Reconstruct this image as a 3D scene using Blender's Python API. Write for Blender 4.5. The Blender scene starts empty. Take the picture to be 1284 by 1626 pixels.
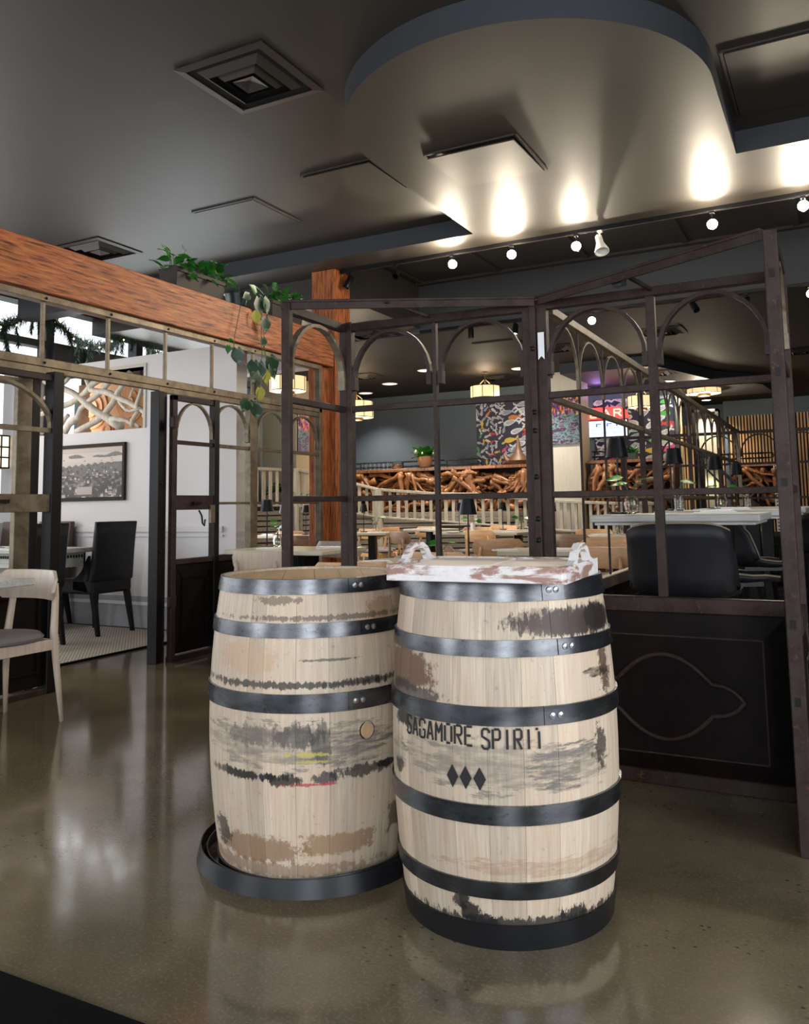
import bpy, math, random
import numpy as np
from mathutils import Vector, Matrix
R = math.radians
PI = math.pi
sc = bpy.context.scene
col = sc.collection

# ------------------------------------------------------------------ camera
F_PX, YAW, PITCH, ROLL, PY0 = 1323.34, -0.481562, 0.101265, -0.0160513, 670.5575
cam_d = bpy.data.cameras.new('camera')
cam = bpy.data.objects.new('camera', cam_d)
col.objects.link(cam)
sc.camera = cam
_f = Vector((math.sin(YAW)*math.cos(PITCH), math.cos(YAW)*math.cos(PITCH), math.sin(PITCH)))
_r = Vector((math.cos(YAW), -math.sin(YAW), 0))
_u = _r.cross(_f)
_r2 = _r*math.cos(ROLL)+_u*math.sin(ROLL)
_u2 = -_r*math.sin(ROLL)+_u*math.cos(ROLL)
CAMH = 1.10
cam.matrix_world = Matrix(((_r2.x, _u2.x, -_f.x, 0), (_r2.y, _u2.y, -_f.y, 0), (_r2.z, _u2.z, -_f.z, CAMH), (0, 0, 0, 1)))
cam_d.sensor_fit = 'AUTO'
cam_d.sensor_width = 36
cam_d.lens = F_PX*36/1626
cam_d.shift_y = (PY0-813)/1626
cam_d.clip_end = 200

# ------------------------------------------------------------------ view, world, large lights
vs = sc.view_settings
vs.view_transform = 'Standard'
vs.look = 'None'
vs.gamma = 1
vs.use_curve_mapping = False
vs.exposure = 0.0
wd = bpy.data.worlds.new('world')
sc.world = wd
wd.use_nodes = True
bg = wd.node_tree.nodes['Background']
bg.inputs[0].default_value = (0.90, 0.95, 1.0, 1)
bg.inputs[1].default_value = 1.6

def area(name, loc, rot, sx, sy, power, color=(1, .96, .91)):
    l = bpy.data.lights.new(name, 'AREA')
    l.shape = 'RECTANGLE'
    l.size, l.size_y, l.energy, l.color = sx, sy, power, color
    o = bpy.data.objects.new(name, l)
    o.location = loc
    o.rotation_euler = rot
    col.objects.link(o)
    return o
# daylight through the shop windows behind the camera, on the right and on the left
DAY = (0.93, 0.97, 1.0)
for k, (x, w, p) in enumerate(((-4.4, 1.6, 85), (-1.5, .6, 20), (1.5, 1.5, 130))):
    area('daylight_front', (x, -2.86, 1.75), (R(90), 0, 0), w, 2.5, p, DAY)
area('daylight_right', (3.40, 0.6, 1.75), (R(90), 0, R(90)), 3.4, 2.5, 160, DAY)
area('daylight_left', (-7.75, 1.4, 1.9), (R(90), 0, R(-90)), 4.6, 2.6, 90, DAY)
area('daylight_dining', (-7.85, 8.3, 1.9), (R(90), 0, R(-90)), 3.2, 2.6, 110, DAY)
area('daylight_private_room', (-7.9, 4.4, 2.0), (R(90), 0, R(-90)), 2.2, 1.6, 42, (1, .96, .92))

# ------------------------------------------------------------------ mesh helpers
def srgb(r, g, b):
    def f(c):
        c /= 255
        return c/12.92 if c <= .04045 else ((c+.055)/1.055)**2.4
    return (f(r), f(g), f(b), 1)

class MB:
    def __init__(s):
        s.v = []; s.f = []
    def add(s, vs, fs):
        n = len(s.v)
        s.v += [tuple(v) for v in vs]
        s.f += [tuple(i+n for i in f) for f in fs]
        return s
    def box(s, c, d, rot=0, ch=0, M=None):
        hx, hy, hz = d[0]/2, d[1]/2, d[2]/2
        if ch <= 0:
            vs = [(x, y, z) for x in (-hx, hx) for y in (-hy, hy) for z in (-hz, hz)]
            fs = [(0, 1, 3, 2), (4, 6, 7, 5), (0, 4, 5, 1), (2, 3, 7, 6), (0, 2, 6, 4), (1, 5, 7, 3)]
        else:
            vs = []
            idx = {}
            for sx in (-1, 1):
                for sy in (-1, 1):
                    for sz in (-1, 1):
                        for ax in range(3):
                            p = [sx*(hx-ch), sy*(hy-ch), sz*(hz-ch)]
                            p[ax] += (sx, sy, sz)[ax]*ch
                            idx[(sx, sy, sz, ax)] = len(vs)
                            vs.append(tuple(p))
            fs = []
            for ax in range(3):
                o = [a for a in range(3) if a != ax]
                for sg in (-1, 1):
                    q = []
                    for a, b in ((-1, -1), (1, -1), (1, 1), (-1, 1)):
                        k = [0, 0, 0]; k[ax] = sg; k[o[0]] = a; k[o[1]] = b
                        q.append(idx[(k[0], k[1], k[2], ax)])
                    flip = (sg == 1) != (ax == 1)
                    fs.append(tuple(q) if flip else tuple(reversed(q)))
            for ax in range(3):
                o = [a for a in range(3) if a != ax]
                for a in (-1, 1):
                    for b in (-1, 1):
                        def kk(t, w):
                            k = [0, 0, 0]; k[ax] = t; k[o[0]] = a; k[o[1]] = b
                            return idx[(k[0], k[1], k[2], w)]
                        fs.append((kk(-1, o[0]), kk(1, o[0]), kk(1, o[1]), kk(-1, o[1])))
            for sx in (-1, 1):
                for sy in (-1, 1):
                    for sz in (-1, 1):
                        fs.append(tuple(idx[(sx, sy, sz, a)] for a in range(3)))
        if M is None:
            M = Matrix.Translation(c) @ Matrix.Rotation(rot, 4, 'Z')
        s.add([M @ Vector(v) for v in vs], fs)
        return s
    def bb(s, lo, hi, ch=0):
        return s.box([(a+b)/2 for a, b in zip(lo, hi)], [abs(b-a) for a, b in zip(lo, hi)], ch=ch)
    def bar(s, p, q, w, h=None, up=(0, 0, 1), ch=0):
        """beam from p to q; w across, h along up"""
        p, q = Vector(p), Vector(q)
        h = w if h is None else h
        z = (q-p); L = z.length; z = z.normalized()
        u = Vector(up)
        if abs(z.dot(u)) > .99: u = Vector((0, 1, 0))
        x = u.cross(z).normalized(); y = z.cross(x)
        M = Matrix.Translation((p+q)/2) @ Matrix((x, y, z)).transposed().to_4x4()
        return s.box(None, (w, h, L), M=M, ch=ch)
    def tube(s, pts, rad, n=8, cap=True):
        pts = [Vector(p) for p in pts]
        if not hasattr(rad, '__len__'): rad = [rad]*len(pts)
        rings = []
        prev = None
        for i, p in enumerate(pts):
            t = (pts[min(i+1, len(pts)-1)]-pts[max(i-1, 0)]).normalized()
            if prev is None:
                a = Vector((0, 0, 1)) if abs(t.z) < .9 else Vector((1, 0, 0))
                x = a.cross(t).normalized()
            else:
                x = (prev-t*prev.dot(t)).normalized()
            prev = x
            y = t.cross(x)
            rings.append([p+(x*math.cos(2*PI*k/n)+y*math.sin(2*PI*k/n))*rad[i] for k in range(n)])
        vs = [v for r_ in rings for v in r_]
        fs = [(i*n+k, i*n+(k+1) % n, (i+1)*n+(k+1) % n, (i+1)*n+k) for i in range(len(pts)-1) for k in range(n)]
        if cap:
            fs += [tuple(reversed(range(n))), tuple((len(pts)-1)*n+k for k in range(n))]
        return s.add(vs, fs)
    def lathe(s, prof, n=32, c=(0, 0, 0), a0=0, a1=2*PI, close=False):
        full = abs(a1-a0-2*PI) < 1e-6
        m = n if full else n+1
        vs = []
        for k in range(m):
            a = a0+(a1-a0)*k/n
            for r_, z in prof:
                vs.append((c[0]+r_*math.cos(a), c[1]+r_*math.sin(a), c[2]+z))
        P = len(prof)
        fs = []
        for k in range(n):
            k2 = (k+1) % m
            for j in range(P-1+(1 if close else 0)):
                j2 = (j+1) % P
                fs.append((k*P+j, k2*P+j, k2*P+j2, k*P+j2))
        return s.add(vs, fs)
    def disc(s, c, r_, n=24, flip=False):
        vs = [(c[0]+r_*math.cos(2*PI*k/n), c[1]+r_*math.sin(2*PI*k/n), c[2]) for k in range(n)]
        return s.add(vs, [tuple(reversed(range(n))) if flip else tuple(range(n))])
    def prism(s, poly, z0, z1, M=None):
        n = len(poly)
        vs = [Vector((x, y, z0)) for x, y in poly]+[Vector((x, y, z1)) for x, y in poly]
        if M is not None: vs = [M @ v for v in vs]
        fs = [tuple(reversed(range(n))), tuple(range(n, 2*n))]+[(k, (k+1) % n, n+(k+1) % n, n+k) for k in range(n)]
        return s.add(vs, fs)
    def strip(s, pts, w, t, nrm=None):
        """bent flat bar of rectangular section along pts lying in plane XZ; w thickness in plane, t depth along Y"""
        n = len(pts)
        vs = []
        for i, p in enumerate(pts):
            a = Vector(pts[max(i-1, 0)]); b = Vector(pts[min(i+1, n-1)])
            d = (b-a).normalized(); nn = Vector((-d.z, 0, d.x))
            p = Vector(p)
            for sgn, ty in ((-1, -1), (1, -1), (1, 1), (-1, 1)):
                vs.append(p+nn*(w/2*sgn)+Vector((0, t/2*ty, 0)))
        fs = [(i*4+k, i*4+(k+1) % 4, (i+1)*4+(k+1) % 4, (i+1)*4+k) for i in range(n-1) for k in range(4)]
        fs += [(3, 2, 1, 0), tuple((n-1)*4+k for k in range(4))]
        return s.add(vs, fs)
    def xf(s, M):
        s.v = [tuple(M @ Vector(v)) for v in s.v]
        return s
    def mesh(s, name, mat, smooth=False):
        me = bpy.data.meshes.new(name)
        me.from_pydata(s.v, [], s.f)
        me.validate()
        if isinstance(mat, str): mat = MAT[mat]
        if mat: me.materials.append(mat)
        if smooth:
            me.shade_smooth()
            if smooth != 'all':
                me.set_sharp_from_angle(angle=R(35))
        me.update()
        return me
    def build(s, name, mat, parent=None, smooth=False, loc=None, rot=None):
        return link(name, s.mesh(name, mat, smooth), parent, loc, rot)

def link(name, me, parent=None, loc=None, rot=None, scale=None):
    o = bpy.data.objects.new(name, me)
    col.objects.link(o)
    if parent is not None: o.parent = parent
    if loc is not None: o.location = loc
    if rot is not None: o.rotation_euler = rot if hasattr(rot, '__len__') else (0, 0, rot)
    if scale is not None: o.scale = scale if hasattr(scale, '__len__') else (scale,)*3
    return o

def tag(o, label=None, cat=None, group=None, kind=None):
    if label: o['label'] = label
    if cat: o['category'] = cat
    if group: o['group'] = group
    if kind: o['kind'] = kind
    return o

def thing(name, label, cat, loc=(0, 0, 0), rot=0, group=None, kind=None):
    o = link(name, None, None, loc, rot)
    o.empty_display_size = .1
    return tag(o, label, cat, group, kind)

KIDS = {}
def dup(root, loc, rot, label, group=None, scale=None):
    def cp(o, par):
        c = o.copy(); col.objects.link(c)
        if par is not None:
            c.parent = par
        for ch in o.children: cp(ch, c)
        return c
    r_ = cp(root, None)
    r_.location = loc
    r_.rotation_euler = rot if hasattr(rot, '__len__') else (0, 0, rot)
    if scale: r_.scale = (scale,)*3
    r_['label'] = label
    if group: r_['group'] = group
    return r_

# ------------------------------------------------------------------ materials
MAT = {}
class G:
    """small node graph builder"""
    def __init__(s, name):
        s.m = bpy.data.materials.new(name); s.m.use_nodes = True
        s.t = s.m.node_tree; s.n = s.t.nodes; s.b = s.n['Principled BSDF']
        s.tc = s.n.new('ShaderNodeTexCoord')
        s.obj = s.tc.outputs['Object']
    def sock(s, i, v):
        if isinstance(v, bpy.types.NodeSocket): s.t.links.new(v, i)
        elif v is not None:
            if hasattr(v, '__len__') and hasattr(i.default_value, '__len__') and len(i.default_value) != len(v): v = tuple(v)[:len(i.default_value)]
            i.default_value = v
    def math(s, op, a, b=None, c=None, clamp=False):
        n = s.n.new('ShaderNodeMath'); n.operation = op; n.use_clamp = clamp
        s.sock(n.inputs[0], a)
        if b is not None: s.sock(n.inputs[1], b)
        if c is not None: s.sock(n.inputs[2], c)
        return n.outputs[0]
    def mapping(s, sc_, vec=None, loc=(0, 0, 0)):
        n = s.n.new('ShaderNodeMapping')
        s.sock(n.inputs['Vector'], s.obj if vec is None else vec)
        n.inputs['Scale'].default_value = sc_
        n.inputs['Location'].default_value = loc
        return n.outputs[0]
    def noise(s, vec=None, scale=5, detail=4, rough=.55, out='Fac', dist=0):
        n = s.n.new('ShaderNodeTexNoise')
        s.sock(n.inputs['Vector'], s.obj if vec is None else vec)
        n.inputs['Scale'].default_value = scale; n.inputs['Detail'].default_value = detail
        n.inputs['Roughness'].default_value = rough; n.inputs['Distortion'].default_value = dist
        return n.outputs[out]
    def voro(s, vec=None, scale=5, out='Distance'):
        n = s.n.new('ShaderNodeTexVoronoi')
        s.sock(n.inputs['Vector'], s.obj if vec is None else vec)
        n.inputs['Scale'].default_value = scale
        return n.outputs[out]
    def ramp(s, fac, stops, interp='LINEAR'):
        n = s.n.new('ShaderNodeValToRGB')
        n.color_ramp.interpolation = interp
        e = n.color_ramp.elements
        while len(e) < len(stops): e.new(.5)
        for k, (p, c) in enumerate(stops):
            e[k].position = p
            e[k].color = c if hasattr(c, '__len__') else (c, c, c, 1)
        s.sock(n.inputs[0], fac)
        return n.outputs[0]
    def mix(s, f, a, b, mode='MIX'):
        n = s.n.new('ShaderNodeMix'); n.data_type = 'RGBA'; n.blend_type = mode
        s.sock(n.inputs[0], f); s.sock(n.inputs[6], a); s.sock(n.inputs[7], b)
        return n.outputs[2]
    def sep(s, vec=None):
        n = s.n.new('ShaderNodeSeparateXYZ'); s.sock(n.inputs[0], s.obj if vec is None else vec)
        return n.outputs
    def comb(s, x, y, z):
        n = s.n.new('ShaderNodeCombineXYZ')
        for i, v in enumerate((x, y, z)): s.sock(n.inputs[i], v)
        return n.outputs[0]
    def rnd(s):
        return s.n.new('ShaderNodeObjectInfo').outputs['Random']
    def smooth(s, v, lo, hi, inv=False):
        n = s.n.new('ShaderNodeMapRange'); n.interpolation_type = 'SMOOTHSTEP'
        s.sock(n.inputs[0], v)
        n.inputs[1].default_value = lo; n.inputs[2].default_value = hi
        n.inputs[3].default_value = 1 if inv else 0; n.inputs[4].default_value = 0 if inv else 1
        return n.outputs[0]
    def bump(s, h, strength=.3, dist=.01):
        n = s.n.new('ShaderNodeBump'); n.inputs['Strength'].default_value = strength
        n.inputs['Distance'].default_value = dist
        s.sock(n.inputs['Height'], h); s.t.links.new(n.outputs[0], s.b.inputs['Normal'])
    def out(s, color=None, rough=None, metal=None, **kw):
        s.sock(s.b.inputs['Base Color'], color)
        if rough is not None: s.sock(s.b.inputs['Roughness'], rough)
        if metal is not None: s.sock(s.b.inputs['Metallic'], metal)
        for k, v in kw.items(): s.sock(s.b.inputs[k.replace('_', ' ')], v)
        MAT[s.m.name] = s.m
        return s.m

def plain(name, c, rough=.6, metal=0, var=.12, scale=8, **kw):
    g = G(name)
    n = g.noise(scale=scale)
    k = g.mix(n, tuple(x*(1-var) for x in c[:3])+(1,), tuple(min(1, x*(1+var)) for x in c[:3])+(1,))
    return g.out(k, rough, metal, **kw)

def emit(name, c, strength):
    g = G(name)
    return g.out(c, .5, 0, Emission_Color=c, Emission_Strength=strength)

def wood(name, c0, c1, axis=2, fine=60, rough=.5, bump=.15, perobj=.25):
    g = G(name)
    sca = [fine, fine, fine]; sca[axis] = fine*.05
    jit = g.math('MULTIPLY', g.rnd(), 13.0)
    base = g.n.new('ShaderNodeVectorMath'); base.operation = 'ADD'
    g.sock(base.inputs[0], g.obj); g.sock(base.inputs[1], g.comb(jit, jit, jit))
    v = g.mapping(sca, base.outputs[0])
    n = g.noise(v, scale=1, detail=5, rough=.6, dist=.6)
    k = g.mix(g.ramp(n, [(.3, 0), (.7, 1)]), c0, c1)
    bb = g.math('ADD', 1-perobj/2, g.math('MULTIPLY', g.rnd(), perobj))
    k = g.mix(1.0, k, g.comb(bb, bb, bb), 'MULTIPLY')
    g.bump(n, bump, .003)
    return g.out(k, rough)

# shell
g = G('concrete_floor')
big = g.noise(scale=.9, detail=5, rough=.6, dist=.4)
mid = g.noise(scale=6, detail=6, rough=.65)
fine = g.noise(scale=110, detail=3)
c = g.mix(g.ramp(big, [(.35, 0), (.65, 1)]), srgb(86, 78, 62), srgb(122, 110, 88))
c = g.mix(g.math('MULTIPLY', g.ramp(mid, [(.45, 0), (.75, 1)]), .35), c, srgb(62, 58, 50))
c = g.mix(g.math('MULTIPLY', g.ramp(fine, [(.5, 0), (.7, 1)]), .34), c, srgb(150, 134, 104))
sp = g.voro(g.mapping((1, 1.6, 1)), scale=26)
spm = g.math('MULTIPLY', g.smooth(sp, .10, .2, True), g.smooth(g.noise(scale=1.7, detail=2), .52, .6))
c = g.mix(g.math('MULTIPLY', spm, .75), c, srgb(38, 38, 38))
g.bump(mid, .03, .004)
g.out(c, g.math('ADD', .04, g.math('MULTIPLY', mid, .14)), 0, Specular_IOR_Level=.75)

g = G('ceiling_paint')
n = g.noise(g.mapping((1, 1, 1)), scale=2.2, detail=5)
g.out(g.mix(n, srgb(47, 44, 40), srgb(56, 52, 47)), .5)
g.bump(g.noise(scale=9, detail=4), .05, .01)
plain('far_ceiling_paint', srgb(42, 40, 37), .7, var=.05, scale=3, Specular_IOR_Level=.2)
plain('ceiling_paint_daylit', srgb(50, 52, 57), .6, var=.06)  # same ceiling paint, with the blue cast of daylight put into its colour
plain('white_wall_paint', srgb(208, 204, 203), .55, var=.02, scale=3)
plain('blue_grey_paint', srgb(82, 94, 104), .6, var=.05, scale=3)
plain('dark_frame_paint', srgb(52, 54, 58), .45, var=.1)
plain('grey_baseboard_paint', srgb(150, 150, 152), .5, var=.05)
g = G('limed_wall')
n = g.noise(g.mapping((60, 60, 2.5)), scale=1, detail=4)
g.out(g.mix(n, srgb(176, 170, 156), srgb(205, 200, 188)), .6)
g = G('limed_wall_shaded')  # darker copy of the limed wall, shade of one side put into the colour
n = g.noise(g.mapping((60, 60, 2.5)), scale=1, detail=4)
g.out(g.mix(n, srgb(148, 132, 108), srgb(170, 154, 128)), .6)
wood('slat_wood', srgb(190, 142, 92), srgb(214, 168, 116), rough=.5)
plain('slat_backing', srgb(34, 28, 24), .8)

# metals
def iron(name, c0, c1, c2, rough, metal, spec=.3):
    g = G(name)
    n = g.noise(scale=9, detail=8, rough=.7, dist=.3)
    n2 = g.noise(scale=55, detail=5, rough=.7)
    c = g.mix(g.ramp(n, [(.4, 0), (.62, 1)]), c0, c1)
    c = g.mix(g.math('MULTIPLY', g.ramp(n2, [(.56, 0), (.7, 1)]), g.ramp(n, [(.45, 0), (.6, .8)])), c, c2)
    g.bump(n2, .12, .002)
    return g.out(c, g.math('ADD', rough, g.math('MULTIPLY', n2, .2)), metal, Specular_IOR_Level=spec)
iron('rusty_iron', srgb(58, 48, 47), srgb(42, 31, 28), srgb(120, 74, 42), .42, .1, .2)
iron('worn_iron_lit', srgb(128, 116, 98), srgb(100, 88, 74), srgb(84, 62, 44), .36, .45)  # worn iron whose tan base holds the light falling on it
iron('dark_iron_sheet', srgb(24, 17, 16), srgb(15, 11, 11), srgb(44, 22, 18), .45, .0, .12)
iron('black_iron', srgb(22, 22, 24), srgb(17, 16, 17), srgb(40, 32, 26), .35, .2, .25)
g = G('hoop_steel')
n = g.noise(g.mapping((1, 1, 3)), scale=6, detail=6, rough=.65)
n2 = g.noise(scale=70, detail=4)
c = g.mix(g.ramp(n, [(.35, 0), (.65, 1)]), srgb(70, 72, 76), srgb(104, 106, 110))
c = g.mix(g.math('MULTIPLY', g.ramp(n2, [(.62, 0), (.75, 1)]), .7), c, srgb(50, 48, 48))
g.bump(n2, .05, .001)
g.out(c, g.math('ADD', .20, g.math('MULTIPLY', n, .14)), .9)
g = G('hoop_steel_black')
n = g.noise(scale=8, detail=6)
g.out(g.mix(n, srgb(34, 35, 38), srgb(52, 53, 56)), g.math('ADD', .26, g.math('MULTIPLY', n, .15)), .6)
plain('rivet_steel', srgb(170, 172, 176), .3, .9)
plain('duct_shade', srgb(8, 8, 8), .9)
plain('black_metal', srgb(20, 20, 22), .35, .2, Specular_IOR_Level=.3)
plain('black_plastic', srgb(40, 40, 42), .4)
plain('chrome', srgb(190, 190, 190), .2, 1)
plain('brass_dark', srgb(96, 76, 50), .4, .8)

# timber and soft goods
g = G('timber_beam')
jit = g.rnd()
def beam_mat(name, axis):
    g = G(name)
    a = [9, 9, 9]; a[axis] = 1.1
    b = [70, 70, 70]; b[axis] = 5
    n = g.noise(g.mapping(a), scale=1.6, detail=6, rough=.65, dist=1.2)
    f = g.noise(g.mapping(b), scale=1, detail=4, rough=.6, dist=.4)
    c = g.mix(g.ramp(n, [(.3, 0), (.7, 1)]), srgb(112, 48, 20), srgb(172, 88, 40))
    c = g.mix(g.ramp(f, [(.42, 0), (.72, .75)]), c, srgb(214, 136, 74))
    c = g.mix(g.ramp(f, [(.33, .95), (.45, 0)]), c, srgb(52, 24, 14))
    g.bump(g.math('ADD', f, n), .6, .008)
    g.out(c, .5)
beam_mat('beam_along_y', 1)
beam_mat('post_along_z', 2)
wood('blond_wood', srgb(200, 152, 108), srgb(226, 182, 138), axis=0, fine=40, rough=.42, bump=.05, perobj=.18)
wood('pale_wood', srgb(186, 166, 150), srgb(206, 188, 172), axis=2, fine=40, rough=.45, bump=.05, perobj=.1)
wood('brown_ply', srgb(136, 106, 84), srgb(164, 132, 106), axis=0, fine=40, rough=.45, bump=.05)
wood('weathered_wood', srgb(150, 142, 128), srgb(190, 180, 162), axis=2, fine=45, rough=.7, bump=.2, perobj=.3)
wood('weathered_board', srgb(112, 104, 94), srgb(142, 134, 120), axis=0, fine=45, rough=.7, bump=.2, perobj=.25)
wood('greyed_wood', srgb(158, 158, 156), srgb(200, 198, 192), axis=0, fine=40, rough=.45, bump=.08, perobj=.05)
wood('limed_tabletop', srgb(176, 168, 148), srgb(208, 200, 180), axis=0, fine=40, rough=.3, bump=.05, perobj=.1)
wood('root_wood', srgb(98, 60, 36), srgb(166, 112, 70), axis=2, fine=26, rough=.32, bump=.15, perobj=.7)
wood('carved_door_wood', srgb(196, 132, 74), srgb(220, 158, 98), axis=2, fine=30, rough=.45, perobj=.1)
wood('driftwood', srgb(190, 178, 160), srgb(226, 216, 200), axis=2, fine=30, rough=.6, bump=.2, perobj=.1)
plain('slate_dark', srgb(52, 58, 62), .6)
g = G('chair_fabric')
n = g.noise(scale=260, detail=2)
g.out(g.mix(n, srgb(92, 88, 90), srgb(128, 122, 124)), .9)
g.bump(n, .2, .001)
g = G('black_leather')
n = g.noise(scale=14, detail=6, rough=.6)
g.out(g.mix(n, srgb(17, 17, 19), srgb(34, 34, 38)), g.math('ADD', .42, g.math('MULTIPLY', n, .2)), Specular_IOR_Level=.3)
g.bump(g.noise(scale=120, detail=3), .08, .001)
plain('brown_leather', srgb(82, 64, 54), .5)
plain('piping', srgb(120, 108, 90), .6)
g = G('rug_weave')
w = g.n.new('ShaderNodeTexChecker'); w.inputs['Scale'].default_value = 62
g.sock(w.inputs['Vector'], g.obj)
n = g.noise(scale=50, detail=2)
c = g.mix(w.outputs['Fac'], srgb(150, 140, 124), srgb(214, 208, 194))
g.out(g.mix(g.math('MULTIPLY', n, .3), c, srgb(110, 98, 82)), .95)
g.bump(w.outputs['Fac'], .6, .004)
plain('rug_border', srgb(9, 9, 10), .95, Specular_IOR_Level=.1)
plain('paper', srgb(250, 236, 220), .7, var=.04)
plain('napkin', srgb(232, 228, 222), .8, var=.04)
plain('dark_carved_wood', srgb(92, 64, 42), .45)
plain('soil', srgb(44, 32, 24), .95)
plain('terracotta', srgb(150, 106, 74), .7)
plain('planter_plastic', srgb(58, 54, 49), .55, Specular_IOR_Level=.2)
plain('green_pot', srgb(42, 56, 52), .3)
plain('cream_white', srgb(226, 224, 216), .5)
g = G('pothos_leaf')
n = g.noise(scale=16, detail=3)
g.out(g.mix(g.ramp(n, [(.45, 0), (.65, 1)]), srgb(40, 110, 34), srgb(128, 176, 60)), .35, Subsurface_Weight=0.0)
g = G('satin_leaf')
n = g.noise(scale=50, detail=3)
g.out(g.mix(g.ramp(n, [(.52, 0), (.62, .7)]), srgb(34, 66, 44), srgb(120, 150, 128)), .4)
plain('yellow_leaf', srgb(170, 168, 64), .5)
plain('palm_green', srgb(56, 118, 48), .5)
plain('pine_green', srgb(34, 66, 48), .6)
plain('stem_green', srgb(70, 92, 50), .6)
plain('white_flower', srgb(226, 220, 180), .6)
plain('grey_sign', srgb(224, 226, 230), .4)
plain('black_print', srgb(28, 27, 29), .7)
g = G('clear_glass'); g.out((1, 1, 1, 1), .03, 0, Transmission_Weight=1.0, IOR=1.3)
g = G('window_glass')
g.out((1, 1, 1, 1), .02, 0, Transmission_Weight=1.0, IOR=1.02)
emit('bulb_glow', (1, .93, .78, 1), 34)
emit('dim_bulb_glow', (1, .9, .74, 1), 7)
emit('downlight_glow', (1, .93, .82, 1), 1.1)
emit('downlight_lit', (1, .9, .72, 1), 12)
emit('shade_glow', (1, .74, .40, 1), .9)
emit('shade_diffuser', (1, .80, .52, 1), 1.6)
emit('neon_red', (1, .06, .05, 1), 1.6)
emit('neon_letter', (1, .55, .28, 1), 4)
emit('fairy_light', (1, .75, .35, 1), 8)
emit('lantern_glow', (1, .84, .6, 1), 1.3)
g = G('painted_print')
a = g.n.new('ShaderNodeAttribute'); a.attribute_name = 'print'
g.out(a.outputs['Color'], .5)
g = G('screen_print')
a = g.n.new('ShaderNodeAttribute'); a.attribute_name = 'print'
g.out((0, 0, 0, 1), .3, 0, Emission_Color=a.outputs['Color'], Emission_Strength=1.5)

# barrel wood with its own stains; s = angle round the barrel in degrees (0 towards the room), z = height
def barrel_mat(name, stains, tone=0):
    g = G(name)
    x, y, z = g.sep()
    th = g.math('MULTIPLY', g.math('ARCTAN2', x, g.math('MULTIPLY', y, -1)), 180/PI)
    cyl = g.comb(g.math('MULTIPLY', th, .0055), z, 0)
    rnd = g.rnd()
    cylr = g.comb(g.math('ADD', g.math('MULTIPLY', th, .0055), g.math('MULTIPLY', rnd, 5)), z, rnd)
    grain = g.noise(g.mapping((120, 5, 1), cylr), scale=1, detail=5, rough=.6, dist=.5)
    broad = g.noise(g.mapping((14, 3, 3), cylr), scale=1, detail=4, rough=.6, dist=.8)
    c = g.mix(g.ramp(grain, [(.3, 0), (.7, 1)]), srgb(172, 156, 140), srgb(206, 194, 178))
    c = g.mix(g.math('MULTIPLY', g.ramp(broad, [(.35, 0), (.7, 1)]), .6), c, srgb(196, 172, 148))
    bright = g.math('ADD', .82, g.math('MULTIPLY', rnd, .34))
    c = g.mix(1.0, c, g.comb(bright, g.math('MULTIPLY', bright, .985), g.math('MULTIPLY', bright, .95)), 'MULTIPLY')
    rag = g.noise(g.mapping((30, 26, 1), cyl), scale=1, detail=9, rough=.8)      # ragged edges
    drip = g.noise(g.mapping((52, 17, 1), cyl), scale=1, detail=8, rough=.8)
    hor = g.noise(g.mapping((11, 52, 1), cyl), scale=1, detail=9, rough=.75)
    stv = g.smooth(g.noise(g.comb(g.math('MULTIPLY', rnd, 40), g.math('MULTIPLY', z, 3), 0), scale=1, detail=1), .12, .42)
    # weathering specks
    spk = g.noise(g.mapping((60, 60, 1), cylr), scale=1, detail=3)
    c = g.mix(g.math('MULTIPLY', g.ramp(spk, [(.64, 0), (.74, 1)]), .35), c, srgb(110, 92, 74))
    for (s0, z0, ws, hz, colr, op, edge, kind) in stains:
        ds = g.math('DIVIDE', g.math('SUBTRACT', th, s0), ws)
        dz = g.math('DIVIDE', g.math('SUBTRACT', z, z0), hz)
        if kind == 'box':
            d = g.math('MAXIMUM', g.math('ABSOLUTE', ds), g.math('ABSOLUTE', dz))
        else:
            d = g.math('SQRT', g.math('ADD', g.math('MULTIPLY', ds, ds), g.math('MULTIPLY', dz, dz)))
        nz = {'rag': rag, 'box': rag, 'drip': drip, 'hor': hor}[kind]
        d = g.math('ADD', d, g.math('MULTIPLY', g.math('SUBTRACT', nz, .5), edge*3.2))
        m = g.math('MULTIPLY', g.smooth(d, .84, 1.04, True), stv)
        if kind == 'hor':
            m = g.math('MULTIPLY', m, g.ramp(hor, [(.42, 1), (.62, .15)]))
        c = g.mix(g.math('MULTIPLY', m, op), c, colr)
    g.bump(g.math('ADD', grain, g.math('MULTIPLY', broad, .5)), .2, .003)
    return g.out(c, .5)
CHAR = srgb(36, 28, 28); BRN = srgb(92, 60, 42); GREY = srgb(92, 90, 88); BLK = srgb(24, 23, 24)
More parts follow.
